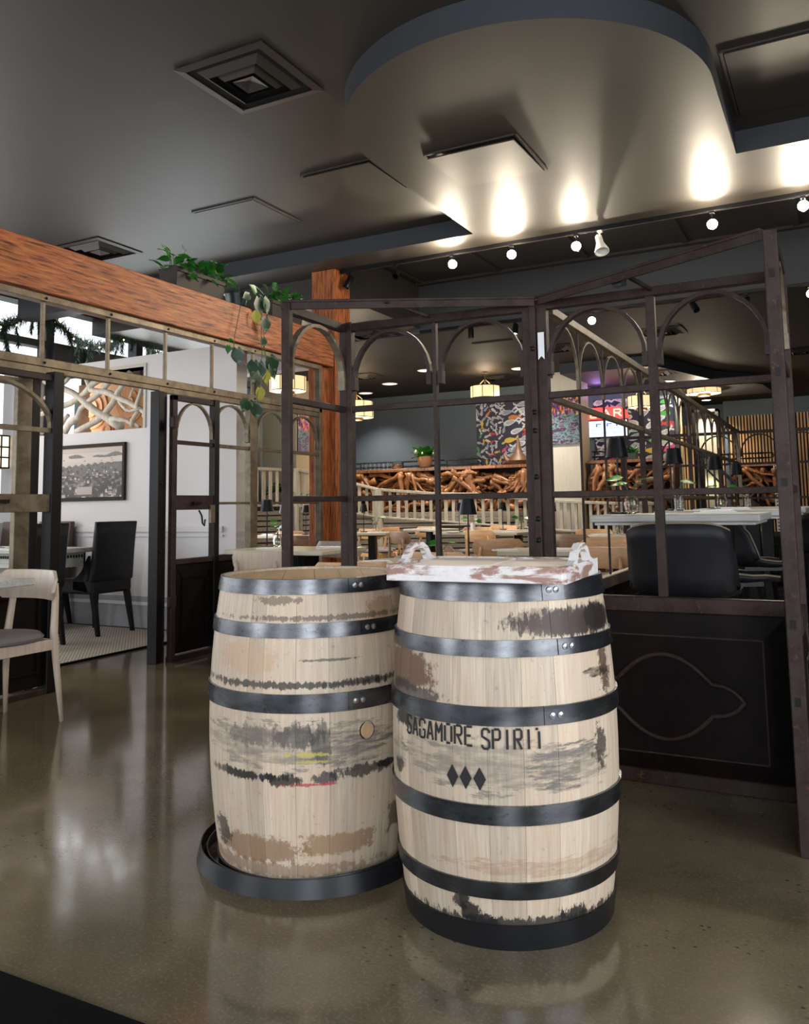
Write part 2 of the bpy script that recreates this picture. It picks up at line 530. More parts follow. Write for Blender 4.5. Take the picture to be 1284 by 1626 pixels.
barrel_mat('barrel_oak_stamped', [
    (46, .795, 45, .040, CHAR, .95, .9, 'drip'), (30, .80, 30, .030, srgb(70, 42, 34), .5, 1.2, 'rag'),
    (60, .80, 14, .040, CHAR, .9, .6, 'rag'), (-62, .66, 28, .062, BRN, .9, .5, 'rag'), (-58, .60, 30, .03, CHAR, .8, .8, 'rag'),
    (-56, .535, 12, .028, BLK, .95, .9, 'drip'),
    (61, .655, 6, .06, srgb(70, 40, 26), .85, 1.6, 'rag'), (55, .66, 14, .012, CHAR, .9, 1.0, 'hor'),
    (0, .445, 52, .058, GREY, .62, 1.0, 'hor'), (34, .435, 22, .058, GREY, .7, 1.0, 'hor'), (-66, .43, 10, .05, GREY, .5, 1., 'hor'),
    (52, .47, 5, .05, CHAR, .85, 2.0, 'rag'), (-65, .40, 5, .02, BLK, .8, 1.5, 'rag'),
    (-24, .115, 4.5, .03, BLK, .95, 1.0, 'rag'), (-19, .085, 6, .022, BLK, .95, 1.2, 'rag'), (-13, .068, 8, .016, BLK, .95, 1.2, 'rag'),
    (34, .075, 8, .026, BLK, .95, 1.3, 'drip'), (10, .062, 60, .016, BLK, .9, 1.6, 'drip'), (30, .2, 60, .02, srgb(150, 116, 88), .5, 1.5, 'hor')])
barrel_mat('barrel_oak_plain', [
    (-12, .415, 62, .06, GREY, .6, 1.1, 'hor'), (-8, .44, 12, .035, srgb(60, 60, 60), .75, 1.2, 'drip'), (-30, .44, 20, .03, srgb(80, 78, 78), .6, 1.3, 'drip'),
    (4, .425, 6, .06, srgb(56, 56, 58), .7, 1.0, 'drip'), (22, .39, 22, .05, srgb(84, 84, 84), .55, 1.0, 'hor'),
    (-42, .325, 26, .012, BLK, .95, 1.6, 'drip'), (-15, .318, 9, .018, BLK, .9, 1.2, 'drip'), (6, .322, 6, .018, srgb(50, 44, 54), .85, 1.0, 'drip'),
    (26, .33, 18, .018, srgb(40, 38, 40), .85, 1.4, 'drip'), (42, .335, 7, .012, BLK, .9, 1.0, 'rag'),
    (0, .305, 14, .004, srgb(176, 40, 60), .8, 1.6, 'rag'), (-4, .39, 12, .006, srgb(196, 180, 70), .7, 2.2, 'rag'), (-3, .37, 14, .004, srgb(196, 180, 70), .6, 2.2, 'rag'),
    (-35, .115, 32, .04, srgb(128, 96, 66), .75, .9, 'rag'), (14, .13, 20, .03, srgb(140, 110, 80), .75, .8, 'box'), (-60, .14, 9, .04, srgb(60, 50, 44), .85, 1.3, 'rag'),
    (-30, .06, 70, .02, srgb(120, 92, 66), .6, 1.4, 'rag'), (55, .17, 9, .04, srgb(90, 70, 54), .8, 1.0, 'box'),
    (-18, .826, 14, .012, srgb(90, 74, 60), .7, 1.6, 'rag'), (46, .79, 14, .04, srgb(150, 112, 80), .6, .8, 'rag'),
    (-20, .585, 60, .010, BLK, .85, 1.8, 'drip'), (30, .585, 26, .012, BLK, .8, 1.4, 'drip'), (10, .775, 60, .008, srgb(70, 60, 54), .7, 1.8, 'drip'),
    (-40, .66, 22, .05, srgb(188, 152, 120), .5, .7, 'rag'), (10, .655, 16, .004, BLK, .7, 1.4, 'rag')])
g = G('barrel_head_oak')
n = g.noise(g.mapping((30, 3, 30)), scale=1, detail=4, dist=.5)
g.out(g.mix(n, srgb(176, 142, 104), srgb(214, 184, 146)), .55)
g = G('distressed_white_paint')
n = g.noise(g.mapping((5, 5, 22)), scale=1.4, detail=6, rough=.65, dist=.5)
n2 = g.noise(scale=50, detail=4)
c = g.mix(n2, srgb(206, 200, 202), srgb(236, 232, 230))
g.out(g.mix(g.ramp(n, [(.52, 0), (.6, .9)]), c, srgb(146, 100, 84)), .6)
# ------------------------------------------------------------------ the shell of the room
H1, H2, H3, H4 = 3.68, 3.52, 3.23, 3.82
def struct(name, mb, mat, parent=None, smooth=False):
    o = mb.build(name, mat, parent, smooth)
    if parent is None: tag(o, kind='structure')
    return o
XL, XR, YF, YB = -8.0, 3.5, -3.0, 19.4
struct('floor', MB().bb((-12, YF-.3, -.1), (XR+.3, YB+.3, 0)), 'concrete_floor')
struct('ceiling', MB().bb((-8.15, YF-.3, H1), (XR+.3, 6.95, H1+.35)), 'ceiling_paint')
# dropped tongue with a round end, running into a cross strip
dr = MB()
cx, cy, rr = -1.653, 4.867, 1.135
poly = [(cx+rr*math.cos(a), cy+rr*math.sin(a)) for a in [PI+PI*k/48 for k in range(49)]]
poly = poly+[(-.518, 6.06), (XR, 6.06), (XR, 7.2), (-8.1, 7.2), (-8.1, 6.72), (-2.788, 6.72)]
n = len(poly)
low = MB().add([(x, y, H2) for x, y in poly], [tuple(reversed(range(n)))])
so = struct('ceiling_soffit', low, 'ceiling_paint')
ed = MB()
for k in range(n):
    a, b = poly[k], poly[(k+1) % n]
    ed.add([(a[0], a[1], H2), (b[0], b[1], H2), (b[0], b[1], H4+.02), (a[0], a[1], H4+.02)], [(0, 1, 2, 3)])
struct('fascia', ed, 'ceiling_paint_daylit', so)
# raised bay behind the first track, with flat battens
struct('ceiling_bay', MB().bb((-4.48, 7.2, H4), (XR, 9.02, H4+.1)), 'ceiling_paint')
b = MB()
struct('bulkhead_face', MB().bb((-4.6, 9.0, H3), (XR, 9.12, H4+.1)), 'ceiling_paint_daylit')
struct('bulkhead_return', MB().bb((-4.6, 7.2, H3+.04), (-4.48, 9.0, H4+.1)), 'ceiling_paint')
for k, x in enumerate((-4.40, -3.40, -2.35, -1.30, -.25, .8)):
    struct('trim_%d' % (k+1), MB().bb((x-.03, 7.22, H4-.02), (x+.03, 8.98, H4-.001)), 'ceiling_paint')
struct('trim_7', MB().bb((-4.47, 8.90, H4-.03), (XR, 8.98, H4-.001)), 'ceiling_paint')
struct('far_ceiling', MB().bb((-8.1, 9.1, H3), (XR, 10.45, H3+.3)).bb((-12, 10.45, H3), (XR, YB, H3+.3)), 'far_ceiling_paint')
struct('far_ceiling_side', MB().bb((-8.1, 7.2, H3+.04), (-4.6, 9.1, H3+.4)), 'ceiling_paint')
# a stepped dropped piece above the bar
poly2 = [(-3.7, 12.2), (-2.3, 12.2), (-1.75, 14.2), (-1.1, 15.2), (-1.0, 16.5), (-3.7, 16.5)]
struct('ceiling_step', MB().prism(poly2, H3-.16, H3-.001), 'ceiling_paint_daylit')
# walls
struct('wall_right', MB().bb((XR, -.9-2, 0), (XR+.15, -1.2, H1)).bb((XR, 2.4, 0), (XR+.15, YB, H4+.3)).bb((XR, -1.2, 3.1), (XR+.15, 2.4, H1)).bb((XR, -1.2, 0), (XR+.15, 2.4, .35)), 'blue_grey_paint')
fw_ = MB().bb((-8, YF-.15, 0), (XR, YF, .35)).bb((-8, YF-.15, 3.1), (XR, YF, H1))
for x in (-8, -6.1, -3.1, .0, 3.1): fw_.bb((x, YF-.15, .35), (x+.4, YF, 3.1))
struct('wall_front', fw_, 'blue_grey_paint')
wb = struct('wall_back', MB().bb((-12, 14.1, 0), (-2.35, 14.25, H3)), 'blue_grey_paint')
struct('wall_far', MB().bb((-2.1, 18.8, 0), (XR, 18.95, H3)).bb((-4.2, 19.3, 0), (-2.1, 19.4, H3)).bb((-2.16, 18.8, 0), (-2.1, 19.3, H3)), 'blue_grey_paint')
struct('wall_passage', MB().bb((-4.35, 14.25, 0), (-4.2, 19.4, H3)), 'blue_grey_paint')
struct('wall_corner', MB().bb((-12, 10.4, 0), (-8, 10.5, H3)).bb((-12.1, 10.4, 0), (-12, 14.2, H3)), 'blue_grey_paint')
# white partition wall of the private room with a cut-out
wl = MB()
Y0, Y1 = 5.93, 6.08
cut = (-7.55, -5.94, 1.90, 2.50)
wl.bb((-8, Y0, 0), (cut[0], Y1, 2.61)).bb((cut[1], Y0, 0), (-4.81, Y1, 2.61)).bb((cut[0], Y0, 0), (cut[1], Y1, cut[2])).bb((cut[0], Y0, cut[3]), (cut[1], Y1, 2.61))
struct('wall_private_room', wl, 'white_wall_paint')
rim = MB().bb((cut[0], Y0-.012, cut[3]), (cut[1]+.03, Y1, cut[3]+.03)).bb((cut[1], Y0-.012, cut[2]), (cut[1]+.03, Y1+.002, cut[3]))
struct('wall_header', MB().bb((-5.8, 7.1, 2.56), (-4.72, 7.3, 2.91)), 'white_wall_paint')
struct('wall_left_room', MB().bb((-8.0, 3.0, 0), (-7.9, 3.6, 2.9)).bb((-8.0, 3.6, 0), (-7.9, 5.93, 1.0)), 'white_wall_paint')
struct('trim_8', MB().bb((-7.9, 5.905, .905), (-4.95, 5.93, .955)).bb((-7.9, 5.915, .86), (-4.95, 5.93, .88)), 'white_wall_paint')
struct('baseboard_private', MB().bb((-7.9, 5.905, 0), (-4.9, 5.93, .13)).bb((-7.9, 5.918, .13), (-4.9, 5.93, .30)), 'grey_baseboard_paint')
struct('baseboard_upper', MB().bb((-7.9, 5.91, .22), (-4.81, 5.93, .25)), 'white_wall_paint')
# left window wall
fr = MB()
fr.bb((-8.15, YF, 3.45), (-7.95, 10.5, H1)).bb((-8.15, YF, 0), (-8.0, 10.5, .35))
for y in (-3.0, -1.55, -.2, 1.15, 2.5, 3.8, 5.1, 6.44, 7.82, 9.2, 10.3):
    fr.bb((-8.13, y, .35), (-7.98, y+.11, 3.45))
fr.bb((-8.12, YF, 2.98), (-7.99, 10.4, 3.06))
fr.bb((-8.12, 6.5, 2.72), (-7.9, 7.8, 3.02))
w1 = struct('window_1', fr, 'dark_frame_paint')
for k, (a, b) in enumerate(((-1.44, -.2), (-.09, 1.15), (1.26, 2.5), (2.61, 3.8), (3.91, 5.1), (5.21, 6.44), (6.55, 7.82), (7.93, 9.2), (9.31, 10.3))):
    MB().bb((-8.075, a, .35), (-8.07, b, 3.45)).build('pane', 'window_glass', w1)
struct('ceiling_boxing', MB().bb((-7.84, 5.95, 3.2), (-6.85, 6.15, 3.45)).bb((-7.84, 6.0, 3.45), (-6.85, 6.15, H1)), 'ceiling_paint_daylit')
# windows behind the camera and to the right
w2 = struct('window_2', MB().bb((-5.7, YF-.1, 1.9), (-3.1, YF-.04, 1.96)).bb((-2.7, YF-.1, 1.9), (0, YF-.04, 1.96)).bb((.4, YF-.1, 1.9), (3.1, YF-.04, 1.96)), 'dark_frame_paint')
for x in (-5.7, -2.7, .4): MB().bb((x, YF-.08, .35), (x+2.6, YF-.075, 3.1)).build('pane', 'window_glass', w2)
w3 = struct('window_3', MB().bb((XR+.04, .57, .35), (XR+.1, .63, 3.1)), 'dark_frame_paint')
MB().bb((XR+.07, -1.2, .35), (XR+.075, 2.4, 3.1)).build('pane', 'window_glass', w3)
# pale facade and pavement outside the left windows
MBx = MB().bb((-22, -8, -.12), (-8.2, 16, -.02))
struct('pavement', MBx, 'cream_white')
struct('exterior_wall', MB().bb((-16.2, -8, 0), (-16, 5.6, 3.9)), 'white_wall_paint')

# vertical slat cladding on the far wall (too fine to tell apart further than one by one at this distance: ~3 px)
sl = MB()
x = -2.05
while x < 2.2:
    sl.bb((x, 18.745, 0), (x+.032, 18.8, 2.9)); x += .062
x = -4.15
while x < -2.2:
    sl.bb((x, 19.245, 0), (x+.032, 19.3, 2.8)); x += .062
t = thing('wall_cladding', 'vertical pale wood slat cladding on the far wall', 'cladding', (0, 0, 0))
o = sl.build('slat', 'slat_wood', t); tag(o, kind='stuff')
MB().bb((-2.1, 18.79, 0), (2.3, 18.799, 2.9)).bb((-4.19, 19.29, 0), (-2.1, 19.299, 2.8)).build('backing', 'slat_backing', t)

# limed columns
def column(name, x0, x1, y0, y1, h, label):
    t = thing(name, label, 'column')
    c = MB().bb((x0, y0, 0), (x1, y1, h)).build('shaft', 'limed_wall', t)
    c.data.materials.append(MAT['limed_wall_shaded'])
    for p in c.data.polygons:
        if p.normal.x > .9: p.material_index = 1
    return t
column('limed_column', -4.13, -3.62, 13.0, 13.45, H3, 'limewashed square column carrying a purple painting in front of the bar')
column('limed_column', -8.55, -7.85, 11.2, 11.6, H3, 'broad white column seen through the opening beyond the white room')
column('limed_column', -2.75, -2.5, 15.2, 15.6, H3, 'slim pale column beyond the end of the root bar')
# ------------------------------------------------------------------ timber beam, column, iron partition
t = thing('timber_beam', 'heavy orange-brown timber beam running above the iron doors', 'beam')
MB().bb((-4.72, YF+.02, 2.505), (-4.44, 6.99, 2.83), ch=.006).build('beam_body', 'beam_along_y', t)
t = thing('timber_column', 'square orange-brown timber column at the end of the big beam', 'column')
MB().bb((-4.71, 7.0, 0), (-4.43, 7.29, H2), ch=.005).build('column_shaft', 'post_along_z', t)
MB().bb((-4.66, 6.86, 0), (-4.5, 6.999, 2.5), ch=.004).build('jamb_post', 'post_along_z', t)

def arch_pts(x0, x1, zs, ztop, n=14):
    c = (x0+x1)/2; a = (x1-x0)/2; b_ = ztop-zs
    return [(c-a*math.cos(PI*k/n), 0, zs+b_*math.sin(PI*k/n)) for k in range(n+1)]

def bolt_mesh():
    return MB().lathe([(0.0001, 0), (.009, 0), (.009, .004), (.005, .008), (.0001, .009)], 8).mesh('bolt', 'black_iron', True)
BOLT = bolt_mesh()
def bolt(parent, p, rot=(R(90), 0, 0), s=1):
    return link('bolt', BOLT, parent, p, rot, s)

# partition frame lives in plane X=-4.44, local x runs along +Y: use a parent turned 90 degrees
PT = thing('iron_partition', 'worn brown iron and open glazing frame under the timber beam', 'partition', (-4.50, 0, 0), R(90))
yA, yB = -2.6, 6.82
def rail(y0, y1, z0, z1, mat='worn_iron_lit', parent=PT, d=.05, name='rail', off=0):
    return MB().bb((y0, -d/2+off, z0), (y1, d/2+off, z1), ch=.003).build(name, mat, parent)
rail(yA, yB, 2.455, 2.5, d=.06)
rail(yA, yB, 2.03, 2.085, d=.06)
rail(yA, 3.66, 1.985, 2.03, d=.045); rail(4.62, 6.8, 1.985, 2.03, d=.045)
rail(3.66, 4.62, 1.995, 2.03, d=.045)
for y in (-.1, .9, 1.9, 2.55, 3.07, 3.6, 4.14, 4.70, 5.23, 5.76, 6.27):
    rail(y-.012, y+.012, 2.085, 2.455, d=.025, name='mullion')
    bolt(PT, (y, -.031, 2.475)); bolt(PT, (y, -.031, 2.055))
# posts
rail(4.60, 4.66, 0, 1.99, 'black_iron', d=.09, name='post')
rail(4.665, 4.70, 0, 1.99, 'rusty_iron', d=.06, name='post')
rail(5.70, 5.80, .0, 1.99, 'worn_iron_lit', d=.06, name='post')
rail(6.77, 6.82, 0, 2.46, 'worn_iron_lit', d=.06, name='post')
rail(3.49, 3.60, 0, 2.0, 'worn_iron_lit', d=.04, name='post', off=.09)
rail(3.605, 3.665, 0, 2.0, 'black_iron', d=.03, name='post', off=.09)
for z in (.35, .8, 1.3, 1.75): bolt(PT, (4.63, -.048, z))
# fixed lights right of the door
rail(5.23, 6.8, 1.605, 1.635, d=.03)
rail(5.23, 6.8, 1.145, 1.165, d=.03)
rail(5.23, 6.8, .69, .74, 'rusty_iron', d=.05)
rail(6.26, 6.28, .74, 1.99, d=.025, name='mullion')
MB().bb((5.25, -.012, .03), (6.8, .012, .69)).build('kick_panel', 'dark_iron_sheet', PT)
for a, b_ in ((5.25, 5.69), (5.81, 6.255), (6.285, 6.765)):
    MB().strip([Vector(p) for p in arch_pts(a, b_, 1.73, 1.965)], .014, .035).build('arch', 'worn_iron_lit', PT)
    for xx in (a, b_):
        MB().bb((xx-.014, -.02, 1.67), (xx+.014, .02, 1.745), ch=.004).build('arch_foot', 'worn_iron_lit', PT)
# trailing sliding track above the left leaf
rail(yA, 3.52, 1.90, 1.945, 'worn_iron_lit', d=.03, off=.05, name='track')

# door leaves
def leaf(n, y0, y1, stile_mats, off, parts):
    t = struct('door_%d' % n, MB().bb((y0, -.02, .03), (y0+.05, .02, 1.97), ch=.003).bb((y1-.05, -.02, .03), (y1, .02, 1.97), ch=.003).bb((y0, -.02, 1.93), (y1, .02, 1.97), ch=.003), stile_mats[0])
    t.location = (-4.44+off, 0, 0); t.rotation_euler = (0, 0, R(90))
    MB().bb((y0+.05, -.015, 1.60), (y1-.05, .015, 1.63)).build('glazing_bar', stile_mats[1], t)
    MB().bb((y0+.02, -.022, 1.105), (y1-.02, .022, 1.215), ch=.003).build('lock_rail', stile_mats[1], t)
    MB().bb((y0+.03, -.022, .70), (y1-.03, .022, .74), ch=.003).build('bottom_rail', 'rusty_iron', t)
    kp = MB().bb((y0+.05, -.008, .05), (y1-.05, .008, .70)).build('kick_panel', 'dark_iron_sheet', t)
    m = MB()
    a0, a1, c0, c1 = y0+.13, y1-.11, .14, .60
    for p, q in (((a0, c0), (a1, c0)), ((a1, c0), (a1, c1)), ((a1, c1), (a0, c1)), ((a0, c1), (a0, c0))):
        m.bar((p[0], -.012, p[1]), (q[0], -.012, q[1]), .014)
    for p, q in (((y0+.05, .05), (a0, c0)), ((y1-.05, .05), (a1, c0)), ((y1-.05, .70), (a1, c1)), ((y0+.05, .70), (a0, c1))):
        m.bar((p[0], -.009, p[1]), (q[0], -.009, q[1]), .006)
    m.build('moulding', 'dark_iron_sheet', kp)
    MB().bb((y0, -.03, .0), (y1, .03, .035), ch=.003).build('bottom_channel', 'rusty_iron', t)
    return t
d1 = leaf(1, 2.58, 3.66, ('rusty_iron', 'worn_iron_lit'), .03, 0)
MB().strip([Vector(p) for p in arch_pts(2.63, 3.61, 1.63, 1.915, 22)], .02, .035).build('arch', 'worn_iron_lit', d1)
MB().bb((3.60, -.035, .0), (3.68, .05, 1.99), ch=.004).build('edge_channel', 'black_iron', d1)
h = MB().bar((3.02, -.035, 1.17), (3.30, -.035, 1.17), .022).tube([(3.14, -.05, 1.18), (3.14, -.06, 1.10), (3.10, -.06, 1.05), (3.06, -.055, .98), (3.05, -.055, .88)], .011, 6)
h.build('latch_handle', 'black_iron', d1)
d2 = leaf(2, 4.71, 5.22, ('rusty_iron', 'rusty_iron'), .0, 0)
MB().strip([Vector(p) for p in arch_pts(4.76, 5.17, 1.66, 1.925, 16)], .014, .03).build('arch', 'worn_iron_lit', d2)
MB().bb((5.17, -.03, .0), (5.23, .03, 1.98), ch=.003).build('meeting_stile', 'black_iron', d2)
MB().bb((4.92, -.045, 1.152), (5.02, -.025, 1.166)).tube([(4.98, -.04, 1.10), (5.0, -.05, 1.06), (5.01, -.05, 1.0), (5.03, -.05, .98), (5.04, -.05, 1.03)], .007, 6).build('latch_handle', 'black_iron', d2)
MB().bb((5.12, -.04, 1.0), (5.17, -.02, 1.14), ch=.002).build('lock_plate', 'worn_iron_lit', d2)
for z in (.40, 1.72):
    MB().bb((4.655, -.05, z), (4.735, -.03, z+.075), ch=.003).tube([(4.695, -.045, z-.01), (4.695, -.045, z+.085)], .011, 8).build('hinge', 'rusty_iron', d2)

# ------------------------------------------------------------------ free-standing iron screens
HS = 2.0
def screen(name, label, p0, p1, narch, arch_mat, frame_mat, posts=(1, 1), mould=False, ztop=HS, kick=True, thin=1.0, pws=(.052, .052), mw=.028):
    p0, p1 = Vector((*p0, 0)), Vector((*p1, 0))
    L = (p1-p0).length
    t = thing(name, label, 'screen', tuple(p0), math.atan2(p1.y-p0.y, p1.x-p0.x))
    pw = .052
    for k, x in enumerate((0, L)):
        if not posts[k]: continue
        pw_ = pws[k]
        MB().bb((x-pw_/2, -.022, 0), (x+pw_/2, .022, ztop), ch=.003).build('post', frame_mat, t)
    def B(nm, lo, hi, mat=frame_mat, ch=.002, par=t):
        return MB().bb(lo, hi, ch=ch).build(nm, mat, par)
    e = min(pws)/2
    B('top_rail', (e, -.02, ztop-.045), (L-e, .02, ztop-.008))
    B('transom', (e, -.015, 1.56), (L-e, .015, 1.588))
    B('mid_rail', (e, -.015, 1.130), (L-e, .015, 1.156))
    B('base_rail', (e, -.024, .665), (L-e, .024, .725), ch=.004)
    w = L/narch
    for k in range(1, narch):
        B('mullion', (k*w-mw/2*thin, -.0155*thin, .725), (k*w+mw/2*thin, .0155*thin, ztop-.045), frame_mat if thin == 1 else 'rusty_iron')
    for k in range(narch):
        a = k*w+(.022*thin if k else e); b_ = (k+1)*w-(.022*thin if k < narch-1 else e)
        MB().strip([Vector(p) for p in arch_pts(a+.006, b_-.006, ztop-.29, ztop-.06, 14)], .016*(.4+.6*thin), .034*thin).build('arch', arch_mat, t)
        for xx in (a+.006, b_-.006): MB().bb((xx-.012*thin, -.02*thin, ztop-.335), (xx+.012*thin, .02*thin, ztop-.275)).build('arch_foot', arch_mat, t)
    if kick:
        kp = B('kick_panel', (e, -.006, .05), (L-e, .006, .665), 'dark_iron_sheet')
        nb = max(1, round(L/.97))
        for j in range(nb):
            x0, x1 = e+(L-2*e)*j/nb, e+(L-2*e)*(j+1)/nb
            ins = .085
            q = [(x0+ins, .12), (x1-ins, .12), (x1-ins, .575), (x0+ins, .575)]
            o4 = [(x0, .05), (x1, .05), (x1, .665), (x0, .665)]
            m = MB()
            # sloping mitred border between the outer edge (proud) and the inner field
            for i in range(4):
                a, b2 = o4[i], o4[(i+1) % 4]; c, d = q[(i+1) % 4], q[i]
                m.add([(a[0], -.008, a[1]), (b2[0], -.008, b2[1]), (c[0], -.026, c[1]), (d[0], -.026, d[1])], [(0, 1, 2, 3)])
            m.add([(a[0], -.020, a[1]) for a in q], [(0, 1, 2, 3)])
            m.build('raised_border', 'dark_iron_sheet', kp)
            m = MB()
            for i in range(4):
                a, b2 = q[i], q[(i+1) % 4]
                m.bar((a[0], -.024, a[1]), (b2[0], -.024, b2[1]), .006)
            m.build('border_highlight', 'rusty_iron', kp)  # lighter iron bars paint the light caught on the inner border edge
        B('bottom_channel', (e, -.03, .0), (L-e, .03, .055), ch=.004)
        if mould:
            cx_, cz_ = mould
            pts = []
            def arc(p, q, bulge, n=12):
                p, q = Vector(p), Vector(q); d = q-p; nn = Vector((-d.y, d.x)).normalized()
                return [p+d*(k/n)+nn*(bulge*4*(k/n)*(1-k/n)) for k in range(n)]
            a = .180; hh = .058
            pts += arc((-a, hh), (a, hh), .105, 18)
            pts += arc((a, hh), (.295, 0), .018, 8)
            pts += arc((.295, 0), (a, -hh), .018, 8)
            pts += arc((a, -hh), (-a, -hh), .105, 18)
            pts += arc((-a, -hh), (-.295, 0), .018, 8)
            pts += arc((-.295, 0), (-a, hh), .018, 8)
            pts = [Vector((cx_+p.x, -.024, cz_+p.y)) for p in pts]; pts.append(pts[0]); pts.append(pts[1])
            m = MB().tube(pts, .0105, 8)
            m.build('lens_moulding', 'rusty_iron', kp, 'all')  # lighter iron colour stands for light caught along the moulding
    return t
A_, B_, C_, E_, D_ = (-2.115, 2.95), (-2.12, 3.43), (-1.20, 3.49), (-.195, 3.49), (-.165, 2.98)
C2_ = (-1.13, 3.49)
scr = screen('iron_screen', 'narrow one-arch wing of the iron screen, behind the unstamped barrel', A_, B_, 1, 'worn_iron_lit', 'rusty_iron', pws=(.03, .024))
s2 = screen('iron_screen', 'two-arch rusty iron screen bay directly behind the barrels', (B_[0]+.035, B_[1]+.005), C_, 2, 'rusty_iron', 'rusty_iron', pws=(.028, .036), mw=.020)
s3 = screen('iron_screen', 'two-arch iron screen bay with a lens-shaped moulding on its solid base', C2_, E_, 2, 'rusty_iron', 'rusty_iron', mould=(.457, .34), pws=(.046, .05), mw=.036)
s4 = screen('iron_screen', 'edge-on end wing of the iron screen with the tallest looking post', D_, (E_[0]+.03, E_[1]-.06), 1, 'worn_iron_lit', 'rusty_iron', pws=(.056, .04))
s5 = screen('iron_screen', 'long many-arched iron screen receding beside the bar-height tables', (-1.13, 3.56), (-1.13, 11.2), 16, 'worn_iron_lit', 'worn_iron_lit', posts=(0, 1), thin=.36)
s6 = screen('iron_screen', 'far crosswise iron screen in front of the slatted wood wall', (-2.6, 11.3), (1.3, 11.3), 8, 'rusty_iron', 'rusty_iron')
for k in (4, 8, 12):
    y = 7.64*k/16
    MB().bb((y-.011, -.016, .0), (y+.011, .016, HS-.05)).build('standard', 'rusty_iron', s5)
# centre post packing and the taped price tag on it

t = thing('junction_post', 'bolted middle post where the two front screen bays meet', 'post', (-1.165, 3.47, 0))
MB().bb((-.014, -.02, 0), (.014, .02, HS), ch=.003).build('post_core', 'rusty_iron', t)
for z in (.3, .62, .95, 1.04, 1.22, 1.42, 1.5, 1.78): bolt(t, (0, -.02, z), s=1.3)
t2 = thing('paper_tag', 'small white paper tag taped high on the middle post', 'tag', (-1.128, 3.455, 1.79))
MB().add([(-.014, 0, -.06), (0, 0, -.045), (.014, 0, -.06), (.014, 0, .06), (-.014, 0, .06)], [(0, 1, 2, 3, 4)]).add([(-.014, .002, -.06), (0, .002, -.045), (.014, .002, -.06), (.014, .002, .06), (-.014, .002, .06)], [(4, 3, 2, 1, 0)]).build('tag_sheet', 'grey_sign', t2)
# braces across the open side
def brace(label, p, q, zs):
    t = thing('brace_bar', label, 'bar', (0, 0, 0))
    MB().bar((p[0], p[1], zs), (q[0], q[1], zs), .05, .012, ch=.002).bar((p[0], p[1]-.019, zs-.018), (q[0], q[1]-.019, zs-.018), .008, .038, ch=.002).build('flat_bar', 'rusty_iron', t)
    return t
b1 = brace('flat iron brace tying the left wing across to the middle post', (A_[0]-.02, A_[1]), (C_[0]+.05, C_[1]-.02), 2.006)
b2 = brace('rusty iron brace climbing from the middle post to the tall right post', (C2_[0], C2_[1]-.03), (D_[0]-.02, D_[1]), 2.006)
MB().box((-.74, 3.28, 1.99), (.05, .03, .06), rot=R(-28)).build('black_tape', 'black_plastic', b2)
MB().bar((-.70, 3.30, 1.995), (-.655, 3.47, 1.98), .014).build('strut', 'rusty_iron', b2)
MB().bar((-1.72, 3.13, 1.995), (-1.66, 3.44, 1.98), .012).build('strut', 'rusty_iron', b1)
# slotted plates on the tall right post
for z in (1.85, 1.52, 1.16, .71, .47):
    MB().bb((-.008, -.001, -.014), (.008, .003, .014)).build('bolt_slot', 'black_iron', s4, loc=(-.03, .0, z), rot=R(-90))

